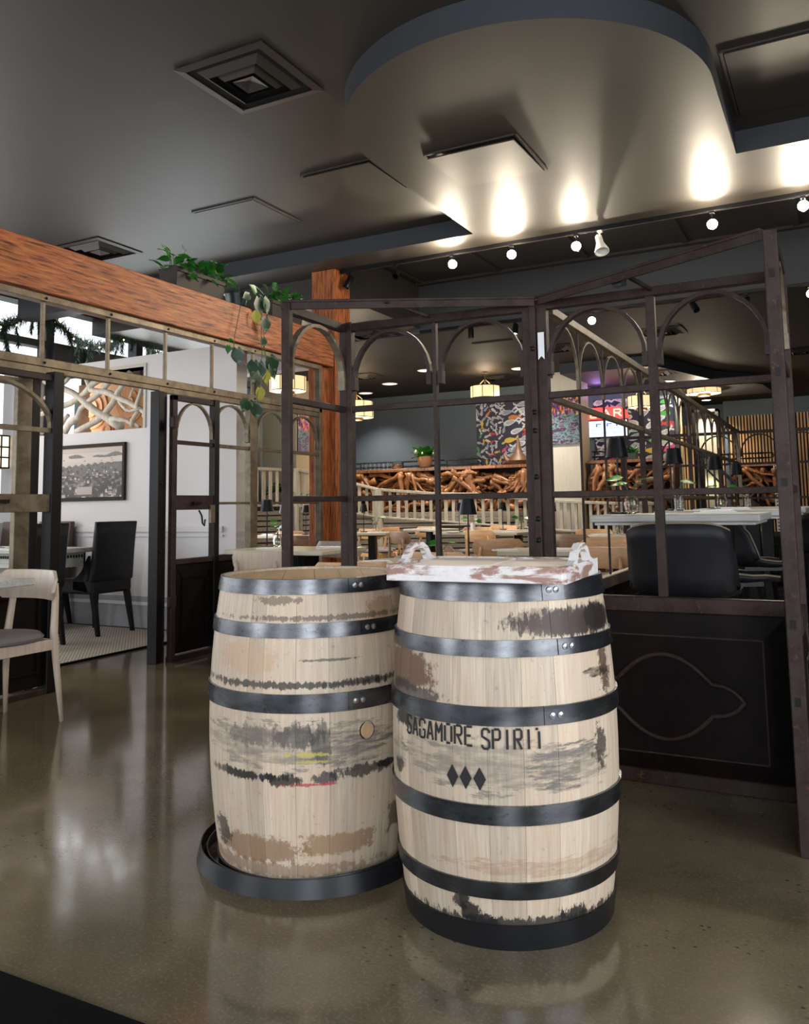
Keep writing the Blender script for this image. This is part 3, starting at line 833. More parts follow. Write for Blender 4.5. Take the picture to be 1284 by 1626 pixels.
# ------------------------------------------------------------------ barrels
def barrel(label, loc, H, r0, rb, mat, hoops, rot, nst, seed, head_tex=True):
    random.seed(seed)
    t = thing('oak_barrel', label, 'barrel', (loc[0], loc[1], 0), rot)
    def pr(z, off=0): return rb-(rb-r0)*((z-H/2)/(H/2))**2-off
    # stave angles of unequal width
    ws = [random.uniform(.75, 1.35) for _ in range(nst)]
    s_ = sum(ws); a = random.random()
    for w in ws:
        da = 2*PI*w/s_
        g0 = .0003/rb
        m = MB()
        nz, na = 14, 3
        tw = .001*random.uniform(-1, 1)
        for j in range(nz+1):
            z = H*j/nz
            for k in range(na+1):
                u = k/na; ang = a+g0+(da-2*g0)*u
                rr_ = pr(z, .006)+.0008+tw-(.0010 if k in (0, na) else 0)
                m.v.append((rr_*math.cos(ang), rr_*math.sin(ang), z))
            for k in (na, 0):
                ang = a+g0+(da-2*g0)*(k/na); rr_ = pr(z, .03)
                m.v.append((rr_*math.cos(ang), rr_*math.sin(ang), z))
        q = na+3
        for j in range(nz):
            for k in range(q):
                k2 = (k+1) % q
                m.f.append((j*q+k, j*q+k2, (j+1)*q+k2, (j+1)*q+k))
        m.f.append(tuple(reversed(range(q)))); m.f.append(tuple(nz*q+k for k in range(q)))
        m.build('stave', mat, t, True)
        a += da
    # dark gap filler inside
    MB().lathe([(pr(H*j/10, .02), H*j/10*.96+.02) for j in range(11)], 40).build('inner_shell', 'soil', t, True)
    for i, (z0, z1, m_) in enumerate(hoops):
        prof = []
        for k in range(5):
            z = z0+(z1-z0)*k/4; prof.append((pr(z)+.0012, z))
        prof = [(pr(z0, .008), z0)]+prof+[(pr(z1, .008), z1)]
        h = MB().lathe(prof, 72).build('hoop', m_, t, True)
        # lapped end with two rivets
        ang = R(-90+random.uniform(20, 45) if i < 3 else random.uniform(60, 200))
        if i < 3: ang = R(-90+(27, 33, 24)[i])
        lap = MB().lathe([(pr(z0+.001)+.0012, z0+.001), (pr(z0+.001)+.0035, z0+.001), (pr(z1-.001)+.0035, z1-.001), (pr(z1-.001)+.0012, z1-.001)], 6, a0=ang-.10, a1=ang+.12)
        lap.build('hoop_lap', m_, h, True)
        zc = (z0+z1)/2
        for da in (-.035, .035):
            M = Matrix.Rotation(ang+da, 4, 'Z') @ Matrix.Translation((pr(zc)+.003, 0, zc)) @ Matrix.Rotation(R(90), 4, 'Y')
            MB().lathe([(.009, 0), (.008, .003), (.0001, .005)], 10).xf(M).build('rivet', 'rivet_steel', h, True)
    # head boards
    rh = r0-.034
    x = -rh; k = 0
    while x < rh-.005:
        w = min(random.uniform(.075, .11), rh-x)
        x2 = x+w-.0015
        pts = []
        n = 8
        for i in range(n+1):
            xx = x+(x2-x)*i/n; pts.append((xx, -math.sqrt(max(0, rh*rh-xx*xx))))
        for i in range(n+1):
            xx = x2-(x2-x)*i/n; pts.append((xx, math.sqrt(max(0, rh*rh-xx*xx))))
        cl = []
        for p in pts:
            if not cl or (Vector(p)-Vector(cl[-1])).length > 1e-4: cl.append(p)
        if (Vector(cl[0])-Vector(cl[-1])).length < 1e-4: cl.pop()
        MB().prism(cl, H-.022, H-.008+random.uniform(0, .001)).build('head_board', 'barrel_head_oak', t)
        x += w
    return t, pr
rotR, rotL = math.atan2(.906, 2.322), math.atan2(1.59, 2.357)
SB, HB = 'hoop_steel', 'hoop_steel_black'
bR, prR = barrel('stamped oak whiskey barrel carrying the white tray', (-.906, 2.322), .906, .2886, .3244, 'barrel_oak_stamped',
    [(.853, .906, SB), (.716, .757, SB), (.548, .594, SB), (.308, .355, SB), (.127, .168, SB), (.0, .062, HB)], rotR, 26, 4)
bL, prL = barrel('unstamped oak barrel with a round bung, standing inside two fallen hoops', (-1.59, 2.357), .888, .2975, .336, 'barrel_oak_plain',
    [(.845, .888, SB), (.72, .762, SB), (.508, .561, SB), (.0, .034, HB)], rotL, 27, 11)
# bung
ab = R(-90+29.2)
M = Matrix.Rotation(ab, 4, 'Z') @ Matrix.Translation((prL(.442)-.007, 0, .442)) @ Matrix.Rotation(R(90), 4, 'Y')
MB().lathe([(.0001, .0035), (.021, .0035), (.0225, .001), (.0225, -.01)], 24).xf(M).build('bung', 'barrel_head_oak', bL, True)
MB().lathe([(.0225, .0003), (.0260, .0012), (.0270, .0)], 24).xf(M).build('bung_hole_rim', 'black_print', bL, True)

# stencilled lettering on the barrel: strokes wrapped round the staves
STENCIL = {
 'S': [[(1, .80), (1, .9), (.75, 1), (.25, 1), (0, .9), (0, .62), (.9, .42), (1, .34), (1, .1), (.75, 0), (.25, 0), (0, .1), (0, .2)]],
 'A': [[(0, 0), (.42, 1)], [(.58, 1), (1, 0)], [(.3, .32), (.7, .32)]],
 'G': [[(1, .78), (1, .9), (.75, 1), (.25, 1), (0, .9), (0, .55)], [(0, .45), (0, .1), (.25, 0), (.75, 0), (1, .1), (1, .45), (.6, .45)]],
 'M': [[(0, 0), (0, 1), (.5, .45), (1, 1), (1, 0)]],
 'O': [[(.0, .08), (0, .92)], [(1, .08), (1, .92)], [(.2, 1), (.8, 1)], [(.2, 0), (.8, 0)]],
 'R': [[(0, 0), (0, 1)], [(.2, 1), (.8, 1), (1, .9), (1, .6), (.8, .5), (.2, .5)], [(.45, .45), (1, 0)]],
 'E': [[(0, 0), (0, 1)], [(.2, 1), (1, 1)], [(.2, .52), (.8, .52)], [(.2, 0), (1, 0)]],
 'P': [[(0, 0), (0, 1)], [(.2, 1), (.8, 1), (1, .9), (1, .58), (.8, .48), (.2, .48)]],
 'I': [[(.5, 0), (.5, 1)]],
 'T': [[(.5, 0), (.5, .88)], [(0, 1), (.4, 1)]],
}
def on_barrel(th, z, pr, off=.0015):
    a = R(-90+th); r_ = pr(z, .006)+off+.0008
    return (r_*math.cos(a), r_*math.sin(a), z)
def stroke(m, pts, w, pr, off=.0018):
    """flat ribbon through (deg, z) points, 1 deg = 5.5 mm"""
    k = .00555
    P = []
    for a, b_ in zip(pts[:-1], pts[1:]):
        n = max(1, int(max(abs(a[0]-b_[0])/1.0, abs(a[1]-b_[1])/.006)))
        for i in range(n): P.append((a[0]+(b_[0]-a[0])*i/n, a[1]+(b_[1]-a[1])*i/n))
    P.append(pts[-1])
    vs = []
    for i, p in enumerate(P):
        a, b_ = P[max(i-1, 0)], P[min(i+1, len(P)-1)]
        dx, dz = (b_[0]-a[0])*k, b_[1]-a[1]; L = math.hypot(dx, dz) or 1
        nx, nz = -dz/L*w/2/k, dx/L*w/2
        vs += [on_barrel(p[0]+nx, p[1]+nz, pr, off), on_barrel(p[0]-nx, p[1]-nz, pr, off)]
    m.add(vs, [(2*i, 2*i+1, 2*i+3, 2*i+2) for i in range(len(P)-1)])
def word(m, s, th0, th1, z0, z1, pr, w=.0062):
    n = len(s); adv = (th1-th0)/(n-.32)
    for i, chh in enumerate(s):
        x0 = th0+adv*i; x1 = x0+adv*.66
        for st in STENCIL[chh]:
            stroke(m, [(x0+(x1-x0)*px, z0+(z1-z0)*pz) for px, pz in st], w, pr)
m = MB()
word(m, 'SAGAMORE', -54, -14.5, .497, .543, prR)
word(m, 'SPIRIT', -10, 17.5, .492, .540, prR)
m.build('stencilled_lettering', 'black_print', bR)
m = MB()
for th in (-24.7, -18.2, -11.6):
    for dz0, sgn in ((0, 1),):
        n = 8
        vs = []
        for i in range(n+1):
            v = -1+2*i/n; hw = (1-abs(v))*2.9+.01
            for u in (-1, -.33, .33, 1): vs.append(on_barrel(th+hw*u, .4175+v*.029, prR, .0018))
        m.add(vs, [(i*4+k, i*4+k+1, (i+1)*4+k+1, (i+1)*4+k) for i in range(n) for k in range(3)])
m.build('stencilled_diamonds', 'black_print', bR)

# fallen hoops lying round the left barrel
def floor_hoop(label, c, r_, h, tilt, hz=.0, seed=0):
    t = thing('steel_hoop', label, 'hoop', (c[0], c[1], hz), 0, 'steel hoops fallen round the barrel foot')
    t.rotation_euler = tilt
    prof = [(r_, 0), (r_-.012, h), (r_-.0155, h), (r_-.0035, 0)]
    MB().lathe(prof, 80, close=True).build('band', 'hoop_steel_black', t, True)
    return t
floor_hoop('larger black steel hoop lying on the floor round the unstamped barrel', (-1.600, 2.375), .372, .050, (0, 0, 0))
floor_hoop('smaller black steel hoop nested inside the larger one at the barrel foot', (-1.590, 2.358), .348, .046, (R(.6), R(-.8), 0), .006)

# tray with menus on the stamped barrel
TR = thing('serving_tray', 'distressed white wooden tray with arched handles, on the stamped barrel', 'tray', (-.862, 2.175, .906), R(3))
TW, TD, TH = .47, .37, .042
MB().bb((-TW/2, -TD/2, .0), (TW/2, TD/2, .010)).build('tray_floor', 'distressed_white_paint', TR)
for s_ in (-1, 1):
    MB().bb((-TW/2, s_*TD/2-.008, .0), (TW/2, s_*TD/2+.008, TH), ch=.002).build('long_side', 'distressed_white_paint', TR)
    # short side with arched handle
    pts_o = [(-TD/2, 0), (-TD/2, TH), (-.125, TH), (-.09, TH+.010), (-.062, TH+.036), (-.028, TH+.050), (.028, TH+.050), (.062, TH+.036), (.09, TH+.010), (.125, TH), (TD/2, TH), (TD/2, 0)]
    hole = [(.042, TH+.004), (.026, TH+.034), (0, TH+.041), (-.026, TH+.034), (-.042, TH+.004)]
    M = Matrix.Translation((s_*(TW/2), 0, 0)) @ Matrix.Rotation(R(90), 4, 'Z') @ Matrix.Rotation(R(90), 4, 'X')
    m = MB()
    m.prism([(-TD/2, 0), (TD/2, 0), (TD/2, TH), (-TD/2, TH)], -.008, .008, M)
    outer = pts_o[2:10]; inner = [(-.066, TH-.001), (-.060, TH+.006), (-.045, TH+.024), (-.020, TH+.034), (.020, TH+.034), (.045, TH+.024), (.060, TH+.006), (.066, TH-.001)]
    for i in range(7):
        m.prism([outer[i], inner[i], inner[i+1], outer[i+1]], -.009, .009, M)
    m.build('handle_side', 'distressed_white_paint', TR)
for lab, x, y, w, d, a, z in (('cream menu sheet covering the left half of the tray', -.095, .01, .225, .30, 3, 0.0), ('cream menu sheet on the right half of the tray', .13, -.02, .19, .28, -2, 0.0)):
    p = Matrix.Rotation(R(3), 4, 'Z') @ Vector((x, y, 0))
    t = thing('menu', lab, 'menu', (-.862+p.x, 2.175+p.y, .917), R(a+3))
    for k in range(3):
        MB().box((0.003*k, -.004*k, .005+.010*k), (w, d, .009), rot=R(k*1.2), ch=.001).build('sheet', 'paper', t)
t = thing('floor_mat', 'black entrance mat at the lower corner of the floor', 'mat', (0, 0, 0))
MB().bb((-3.6, -.6, 0.0), (-.6, 1.42, .012), ch=.003).build('mat_body', 'rug_border', t)
# ------------------------------------------------------------------ things on the ceiling
def diffuser(label, c, s, z, rot=0):
    t = thing('ceiling_vent', label, 'vent', (c[0], c[1], z), rot)
    cm = 'far_ceiling_paint' if z < 3.4 else 'ceiling_paint'
    def ring(nm, a, b_, z0, z1):
        mat = cm
        m = MB()
        o = [(a, a, z0), (-a, a, z0), (-a, -a, z0), (a, -a, z0)]
        i = [(b_, b_, z1), (-b_, b_, z1), (-b_, -b_, z1), (b_, -b_, z1)]
        m.add(o+i, [(k, (k+1) % 4, 4+(k+1) % 4, 4+k) for k in range(4)])
        o2 = [(x, y, zz+.004) for x, y, zz in o]; i2 = [(x, y, zz+.004) for x, y, zz in i]
        m.add(o2+i2, [(4+k, 4+(k+1) % 4, (k+1) % 4, k) for k in range(4)])
        return m.build(nm, mat, t)
    h = s/2
    ring('outer_frame', h, h*.84, -.010, -.016)
    ring('louvre', h*.70, h*.55, -.002, -.034)
    ring('louvre', h*.46, h*.34, -.006, -.04)
    MB().add([(h*.24, h*.24, -.036), (-h*.24, h*.24, -.036), (-h*.24, -h*.24, -.036), (h*.24, -h*.24, -.036), (0, 0, -.012)], [(0, 4, 1), (1, 4, 2), (2, 4, 3), (3, 4, 0)]).build('centre_cone', cm, t)
    MB().bb((-h*.86, -h*.86, -.003), (h*.86, h*.86, -.001)).build('duct_shade_plate', 'duct_shade', t)  # flat black plate painted as the unlit depth of the duct
    return t
def hatch(label, c, s, z, gap=.0):
    t = thing('access_panel', label, 'panel', (c[0], c[1], z))
    cm = 'far_ceiling_paint' if z < 3.4 else 'ceiling_paint'
    m = MB(); h = s/2
    for a, b_ in (((-h, -h), (h, -h)), ((h, -h), (h, h)), ((h, h), (-h, h)), ((-h, h), (-h, -h))):
        m.bar((a[0], a[1], -.006), (b_[0], b_[1], -.006), .018, .012)
    m.build('panel_frame', cm, t)
    M = Matrix.Translation((0, h-.02, -.012)) @ Matrix.Rotation(R(gap), 4, 'X') @ Matrix.Translation((0, -h+.02, 0))
    MB().box(None, (s-.03, s-.03, .008), M=M).build('panel_door', cm, t)
    return t
diffuser('large square four-way vent with a lit round throat, high over the open floor', (-3.01, 3.83), .64, H1)
diffuser('square vent half hidden behind the planter beam', (-6.35, 5.72), .58, H1)
hatch('flush access panel in the ceiling above the planter beam', (-4.52, 5.70), .66, H1)
hatch('access panel hanging slightly open beside the rounded drop', (-3.27, 5.49), .62, H1, .8)
hatch('access panel hanging open on the underside of the rounded drop', (-2.09, 5.32), .66, H2, 1.6)
hatch('large dark access panel to the right of the rounded drop', (-.02, 5.35), .9, H1)
for lab, p in (('square vent behind the top rail of the left screen bay', (-5.07, 8.75)), ('square vent above the far left pendant lamps', (-6.78, 11.6)),
               ('small square vent just behind the drum pendant before the fish mural', (-4.99, 12.96)), ('square vent seen through the right arch of the near screen', (-1.88, 10.57)),
               ('square vent under the stepped ceiling near the bar', (-2.42, 12.9)), ('small square vent beside the limed column', (-3.36, 10.95)), ('square vent at the right edge past the tall post', (-.42, 13.04))):
    diffuser(lab, p, .55, H3 if p != (-2.42, 12.9) else H3-.16)
hatch('flush access hatch on the low ceiling beyond the screens', (-3.9, 10.3), .6, H3)
for lab, p, r_, mt in (('dim recessed round light nearest the blue-grey wall', (-6.84, 12.56), .13, 'downlight_glow'), ('dim recessed round light farthest to the left', (-7.78, 13.34), .13, 'downlight_glow'),
        ('dim recessed round light seen beside the thin screen upright', (-5.68, 11.63), .13, 'downlight_glow'), ('dim recessed round light beside the middle post', (-4.36, 12.28), .13, 'downlight_glow'),
        ('dim recessed round light under the stepped ceiling', (-2.44, 13.9), .13, 'downlight_glow'), ('tiny recessed light past the stepped ceiling', (-2.40, 15.9), .1, 'downlight_glow'),
        ('bright warm recessed light near the slatted wall', (-2.42, 18.29), .09, 'downlight_lit')):
    zc = H3-.16 if -3.7 < p[0] < -2.2 and 12.2 < p[1] < 16.5 else H3
    t = thing('ceiling_downlight', lab, 'downlight', (p[0], p[1], zc))
    MB().lathe([(r_, 0), (r_+.012, -.004), (r_, -.010), (r_-.006, -.006)], 24).build('trim_ring', 'cream_white', t, True)
    MB().disc((0, 0, -.007), r_-.004, 24, True).build('lens', mt, t)
    l = bpy.data.lights.new('downlight_beam', 'SPOT'); l.energy = 260 if mt == 'downlight_lit' else (230 if p[0] < -3 else 20); l.color = (1, .92, .80); l.spot_size = R(115); l.spot_blend = .7; l.shadow_soft_size = .08
    o = bpy.data.objects.new('downlight_beam', l); o.location = (p[0], p[1], zc-.03); col.objects.link(o)

# tracks and spot heads
def track(label, y, z, x0, x1):
    t = thing('light_track', label, 'track', (0, 0, 0))
    MB().bb((x0, y-.018, z-.035), (x1, y+.018, z), ch=.003).build('track_rail', 'black_metal', t)
    MB().bb((x0, y-.006, z-.037), (x1, y+.006, z-.034)).build('track_slot', 'slat_backing', t)
    return t
track('near black ceiling track carrying the bright spotlights', 7.10, H2, -4.42, .6)
track('far black ceiling track along the lower edge of the bulkhead', 8.94, H3-.0, -4.44, 1.5)
def spot_head(label, p, ztrack, aim, kind):
    """kind: 'off', 'dim', 'bright', 'white'"""
    t = thing('track_spotlight', label, 'spotlight', p)
    p = Vector(p)
    MB().bb((-.02, -.02, ztrack-.055-p.z), (.02, .02, ztrack-.035-p.z), ch=.003).tube([(0, 0, ztrack-.05-p.z), (0, 0, .02)], .007, 8).build('stem', 'cream_white' if kind == 'white' else 'black_metal', t)
    d = Vector(aim).normalized()
    q = d.to_track_quat('Z', 'Y').to_matrix().to_4x4()
    if kind == 'white':
        prof = [(.0001, -.10), (.022, -.10), (.030, -.085), (.032, -.02), (.040, .01), (.062, .07), (.064, .085), (.056, .085), (.036, .02), (.0001, .015)]
        MB().lathe(prof, 20).xf(q).build('reflector', 'cream_white', t, True)
        return t
    prof = [(.0001, -.075), (.026, -.075), (.032, -.065), (.035, .055), (.032, .055), (.028, .035)]
    MB().lathe(prof, 18).xf(q).build('housing', 'black_metal', t, True)
    e = {'off': None, 'dim': 'dim_bulb_glow', 'bright': 'bulb_glow'}[kind]
    if kind == 'bright':
        MB().lathe([(.0001, .070), (.020, .066), (.036, .056), (.042, .042), (.0001, .042)], 16).xf(q).build('bulb', e, t, True)
    elif kind == 'dim':
        MB().lathe([(.029, .04), (.0001, .045)], 16).xf(q).build('bulb', e, t, True)
    return t
def spot_light(p, aim, power, size=150, blend=.8, color=(1, .86, .66), rad=.03):
    l = bpy.data.lights.new('spot_beam', 'SPOT'); l.energy = power; l.spot_size = R(size); l.spot_blend = blend; l.color = color
    l.shadow_soft_size = rad
    o = bpy.data.objects.new('spot_beam', l); o.location = p
    o.rotation_euler = Vector(aim).to_track_quat('-Z', 'Y').to_euler()
    col.objects.link(o)
def glow(p, power):
    l = bpy.data.lights.new('lamp_spill', 'POINT'); l.energy = power; l.color = (1, .84, .62); l.shadow_soft_size = .035
    o = bpy.data.objects.new('lamp_spill', l); o.location = p; col.objects.link(o)
cv = Vector((0, 0, CAMH))
T1Z, T2Z = H2, H3
for lab, x, z, aimx, pw in (('bright track spotlight left of the drop, over the left screen bay', -3.17, 3.39, .1, 80), ('bright track spotlight under the tip of the ceiling drop', -2.57, 3.39, .0, 90),
        ('smaller bright track spotlight left of the white floodlight', -1.96, 3.37, -.1, 30), ('bright track spotlight above the tall screen bay', -.82, 3.37, .0, 80), ('bright track spotlight at the right edge of the picture', -.14, 3.40, .0, 70)):
    p = Vector((x, 7.10, z)); aim = (cv-p).normalized()+Vector((aimx, 0, .18))
    spot_head(lab, p, T1Z, aim, 'bright')
    spot_light(p+aim.normalized()*.10, Vector((aimx, -1, -.15)), pw*.85, 150, .9)
    glow(p+Vector((0, -.14, -.04)), pw*.22)
for lab, x, z, aim in (('unlit black spot head nearest the timber column', -4.33, 3.38, (-.4, -.4, -1)), ('unlit black spot head between column and first bright spot', -3.78, 3.39, (.2, -.8, -.8))):
    spot_head(lab, (x, 7.10, z), T1Z, aim, 'off')
spot_head('white bell-shaped floodlight on the near track', (-1.75, 7.10, 3.36), T1Z, (.25, -.35, -1), 'white')
for lab, x, z, aim, k in (('lit downward black spot head on the far track, left arch', -3.77, 3.12, (0, 0, -1), 'dim'), ('small lit spot head on the far track beside the middle post', -3.22, 3.10, (0, -.3, -1), 'dim'),
        ('unlit black spot head on the far track right of centre arch', -1.25, 3.12, (.5, -.5, -1), 'off'), ('unlit black spot head on the far track inside the right arch', -.75, 3.12, (0, -.8, -.4), 'off')):
    spot_head(lab, (x, 8.94, z), T2Z, aim, k)
for lab, x, z, pw in (('bright spot on the far track glaring through the sloping screen', -2.33, 3.10, 70), ('bright spot on the far track at the right edge past the tall post', -.16, 3.11, 70)):
    p = Vector((x, 8.94, z)); aim = (cv-p).normalized()+Vector((0, 0, .12))
    spot_head(lab, p, T2Z, aim, 'bright')
    spot_light(p+aim.normalized()*.085, Vector((0, -1, -.5)), pw, 130, .8)
spot_light((-3.77, 8.94, 3.02), (0, 0, -1), 80, 90)
spot_light((-3.22, 8.94, 3.02), (0, .1, -1), 80, 90)

# pendants: pleated drum shades
def pendant(label, p, r_, h, ztop, two=False, power=16):
    t = thing('drum_pendant', label, 'pendant lamp', p)
    def drum(r_, z0, z1, open_bottom=True):
        m = MB(); n = 72; vs = []
        for k in range(n):
            a = 2*PI*k/n; rr_ = r_*(1+(.006 if k % 2 else -.006))
            vs += [(rr_*math.cos(a), rr_*math.sin(a), z0), (rr_*math.cos(a), rr_*math.sin(a), z1)]
        m.add(vs, [(2*k, 2*((k+1) % n), 2*((k+1) % n)+1, 2*k+1) for k in range(n)])
        sh = m.build('shade', 'shade_glow', t)
        f = MB()
        for z in (z0, z1):
            f.lathe([(r_*1.012, z-.006), (r_*1.02, z), (r_*1.012, z+.006), (r_*.99, z)], 40, close=True)
        for k in range(8):
            a = 2*PI*k/8+.2
            f.bar((r_*1.013*math.cos(a), r_*1.013*math.sin(a), z0), (r_*1.013*math.cos(a), r_*1.013*math.sin(a), z1), .008)
        f.build('shade_frame', 'brass_dark', t)
    if two:
        drum(r_*.96, h*.6, h*1.5); drum(r_, -h*.5, h*.35)
        zb = -h*.5
    else:
        drum(r_, -h/2, h/2); zb = -h/2
    MB().lathe([(r_*.98, zb+.012), (r_*.42, zb-.004)], 40).build('diffuser', 'shade_diffuser', t)
    MB().lathe([(r_*.42, zb+.01), (r_*.42, zb-.03), (r_*.36, zb-.045), (.0001, zb-.045)], 24).build('bottom_cap', 'brass_dark', t, True)
    zz = h*1.5 if two else h/2
    s_ = MB().tube([(0, 0, zb), (0, 0, ztop-p[2])], .010, 8)
    for k in range(4):
        a = 2*PI*k/4+.4
        s_.tube([(r_*.5*math.cos(a), r_*.5*math.sin(a), zz), (r_*.28*math.cos(a), r_*.28*math.sin(a), zz+.06), (0, 0, zz+.12)], .006, 6)
    s_.lathe([(.0001, ztop-p[2]), (.05, ztop-p[2]), (.045, ztop-p[2]-.02), (.0001, ztop-p[2]-.03)], 16)
    s_.build('stem', 'brass_dark', t, True)
    l = bpy.data.lights.new('pendant_bulb', 'POINT'); l.energy = power; l.color = (1, .84, .62); l.shadow_soft_size = .06
    o = bpy.data.objects.new('pendant_bulb', l); o.location = (p[0], p[1], p[2]+zz+.03); col.objects.link(o)
    l2 = bpy.data.lights.new('pendant_bulb', 'POINT'); l2.energy = power*1.6; l2.color = (1, .84, .62); l2.shadow_soft_size = .06
    o = bpy.data.objects.new('pendant_bulb', l2); o.location = (p[0], p[1], p[2]+zb-.12); col.objects.link(o)
    return t
P1 = Vector((-6.749, 9.431, 2.827)); pendant('glowing drum pendant seen above the white doorway beside the hanging vine', tuple(P1), .25, .20, H3)
P2 = Vector((-4.960, 12.285, 2.899)); pendant('glowing drum pendant in front of the fish mural', tuple(P2), .23, .19, H3)
P3 = Vector((-6.848, 11.446, 2.603)); pendant('two-tier glowing drum pendant beside the left screen post', tuple(P3), .27, .13, H3, True)
P4 = Vector((-2.617, 12.747, 2.625)); pendant('glowing drum pendant before the second fish mural', tuple(P4), .195, .17, H3)
P5 = Vector((-2.051, 15.259, 3.080)); pendant('glowing drum pendant before the slatted wood wall', tuple(P5), .28, .18, H3, power=60)
# ------------------------------------------------------------------ dining furniture
def rounded(pts_c, w, h, r_, n=4):
    out = []
    for cx_, cy_, a0 in ((w/2-r_, h/2-r_, 0), (-w/2+r_, h/2-r_, 90), (-w/2+r_, -h/2+r_, 180), (w/2-r_, -h/2+r_, 270)):
        for k in range(n+1):
            a = R(a0+90*k/n); out.append((cx_+r_*math.cos(a), cy_+r_*math.sin(a)))
    return out
def dining_chair(name, label, wood_m, seat_m, loc, rot, group=None, H=.79):
    """faces local -Y"""
    t = thing(name, label, 'chair', loc, rot, group)
    # curved backrest
    m = MB(); n = 12; W = .235; z0, z1 = H-.155, H
    prof = rounded(None, z1-z0, .018, .006, 2)
    for i in range(n+1):
        u = -1+2*i/n
        x = W*u; y = .235-.075*u*u
        sl = 1 if abs(u) < .8 else max(.45, math.sqrt(max(0, 1-((abs(u)-.8)/.2)**2))*.55+.45)
        zc = (z0+z1)/2+.0
        nx, ny = .6*u, 1.0
        L = math.hypot(nx, ny); nx /= L; ny /= L
        for pz, pn in prof:
            m.v.append((x+nx*pn, y+ny*pn+(pz)*.12, zc+pz*sl))
    k = len(prof)
    for i in range(n):
        for j in range(k): m.f.append((i*k+j, i*k+(j+1) % k, (i+1)*k+(j+1) % k, (i+1)*k+j))
    m.f.append(tuple(reversed(range(k)))); m.f.append(tuple(n*k+j for j in range(k)))
    m.build('backrest', wood_m, t, True)
    for s_ in (-1, 1):
        MB().tube([(s_*.225, .235, 0), (s_*.205, .215, .25), (s_*.185, .205, .45), (s_*.170, .222, .64), (s_*.165, .232, .72)], [.011, .017, .021, .018, .009], 8).build('leg', wood_m, t, 'all')
        MB().tube([(s_*.215, -.215, 0), (s_*.205, -.195, .25), (s_*.19, -.175, .43)], [.010, .016, .020], 8).build('leg', wood_m, t, 'all')
    MB().bb((-.185, -.185, .375), (.185, -.165, .43), ch=.003).bb((-.185, .185, .375), (.185, .205, .43), ch=.003).bb((-.20, -.17, .375), (-.18, .2, .43), ch=.003).bb((.18, -.17, .375), (.20, .2, .43), ch=.003).build('seat_frame', wood_m, t)
    m = MB()
    pr_ = [(.0001, .425), (.19, .425), (.222, .438), (.228, .452), (.21, .470), (.12, .482), (.0001, .484)]
    m.lathe(pr_, 28)
    m.v = [(x*(1+.06*abs(y)/.2), y*.98, z) for x, y, z in m.v]
    m.build('seat', seat_m, t, True)
    return t
def face(p, q=(0, 0)):   # rotation so that local -Y points from p to q
    return math.atan2(q[0]-p[0], -(q[1]-p[1]))
pale = dining_chair('dining_chair', 'pale wood dining chair with round grey seat at the white table by the left edge', 'pale_wood', 'chair_fabric', (-3.965, 2.945, 0), R(0))
c0 = dining_chair('dining_chair', 'pale ply chair back just behind the unstamped barrel, against the near dining table', 'pale_wood', 'chair_fabric', (-3.93, 5.27, 0), R(180+6))
blond = dining_chair('dining_chair', 'blond chair directly behind the table lamp with the large black shade', 'blond_wood', 'chair_fabric', (-4.14, 10.2, 0), R(168), 'blond chairs in the dining room')
brown = dining_chair('dining_chair', 'brown ply chair half hidden behind the timber column', 'brown_ply', 'chair_fabric', (-5.60, 8.3, 0), R(190), 'brown ply chairs in the dining room')
GB, GN = 'blond chairs in the dining room', 'brown ply chairs in the dining room'
for src, x, y, ang, lab in (
    (pale, -4.28, 6.95, 185, 'greyish pale chair across the near dining table, by the left screen post'),
    (blond, -6.2, 10.95, 165, 'blond chair whose back shows right of the left screen post'),
    (blond, -6.42, 11.45, -100, 'blond chair turned sideways showing its grey seat, beyond the left post'),
    (brown, -4.95, 9.6, 150, 'small brown ply chair turned aside, left of the thin upright'),
    (blond, -4.78, 11.2, 0, 'orange-lit blond chair facing us behind the table with the small lamp'),
    (brown, -2.74, 6.3, 130, 'brown ply chair back turned aside right behind the lamp pole'),
    (blond, -2.95, 7.5, 205, 'broad blond chair back left of the middle post'),
    (blond, -2.52, 5.42, 182, 'blond chair back rising behind the tray handle'),
    (blond, -4.68, 12.0, 0, 'far blond chair at the table against the slatted booth wall'),
    (blond, -3.60, 11.6, 100, 'blond chair seen in profile just right of the middle post'),
    (brown, -2.5, 8.75, 165, 'brown ply chair left of the second screen bar'),
    (blond, -1.95, 7.5, 0, 'low blond chair back behind the near bar-height table'),
    (blond, -1.56, 6.28, 170, 'large blond chair back beside the black bar stool'),
    (blond, -2.75, 10.1, 0, 'orange blond chair beyond the small flower vase'),
    (blond, -2.62, 4.35, 205, 'blond chair top edge peeking over the unstamped barrel'),
    (blond, -5.6, 7.3, 120, 'blond chair arm visible low through the fixed light by the doorway'),
    (blond, -5.75, 11.6, 0, 'far blond chair facing us left of the thin upright'),
    (blond, -6.95, 9.9, 190, 'blond chair at the far left table under the booth rail'),
    ):
    dup(src, (x, y, 0), R(ang), lab, GB if src is blond else (GN if src is brown else None))
t0 = None
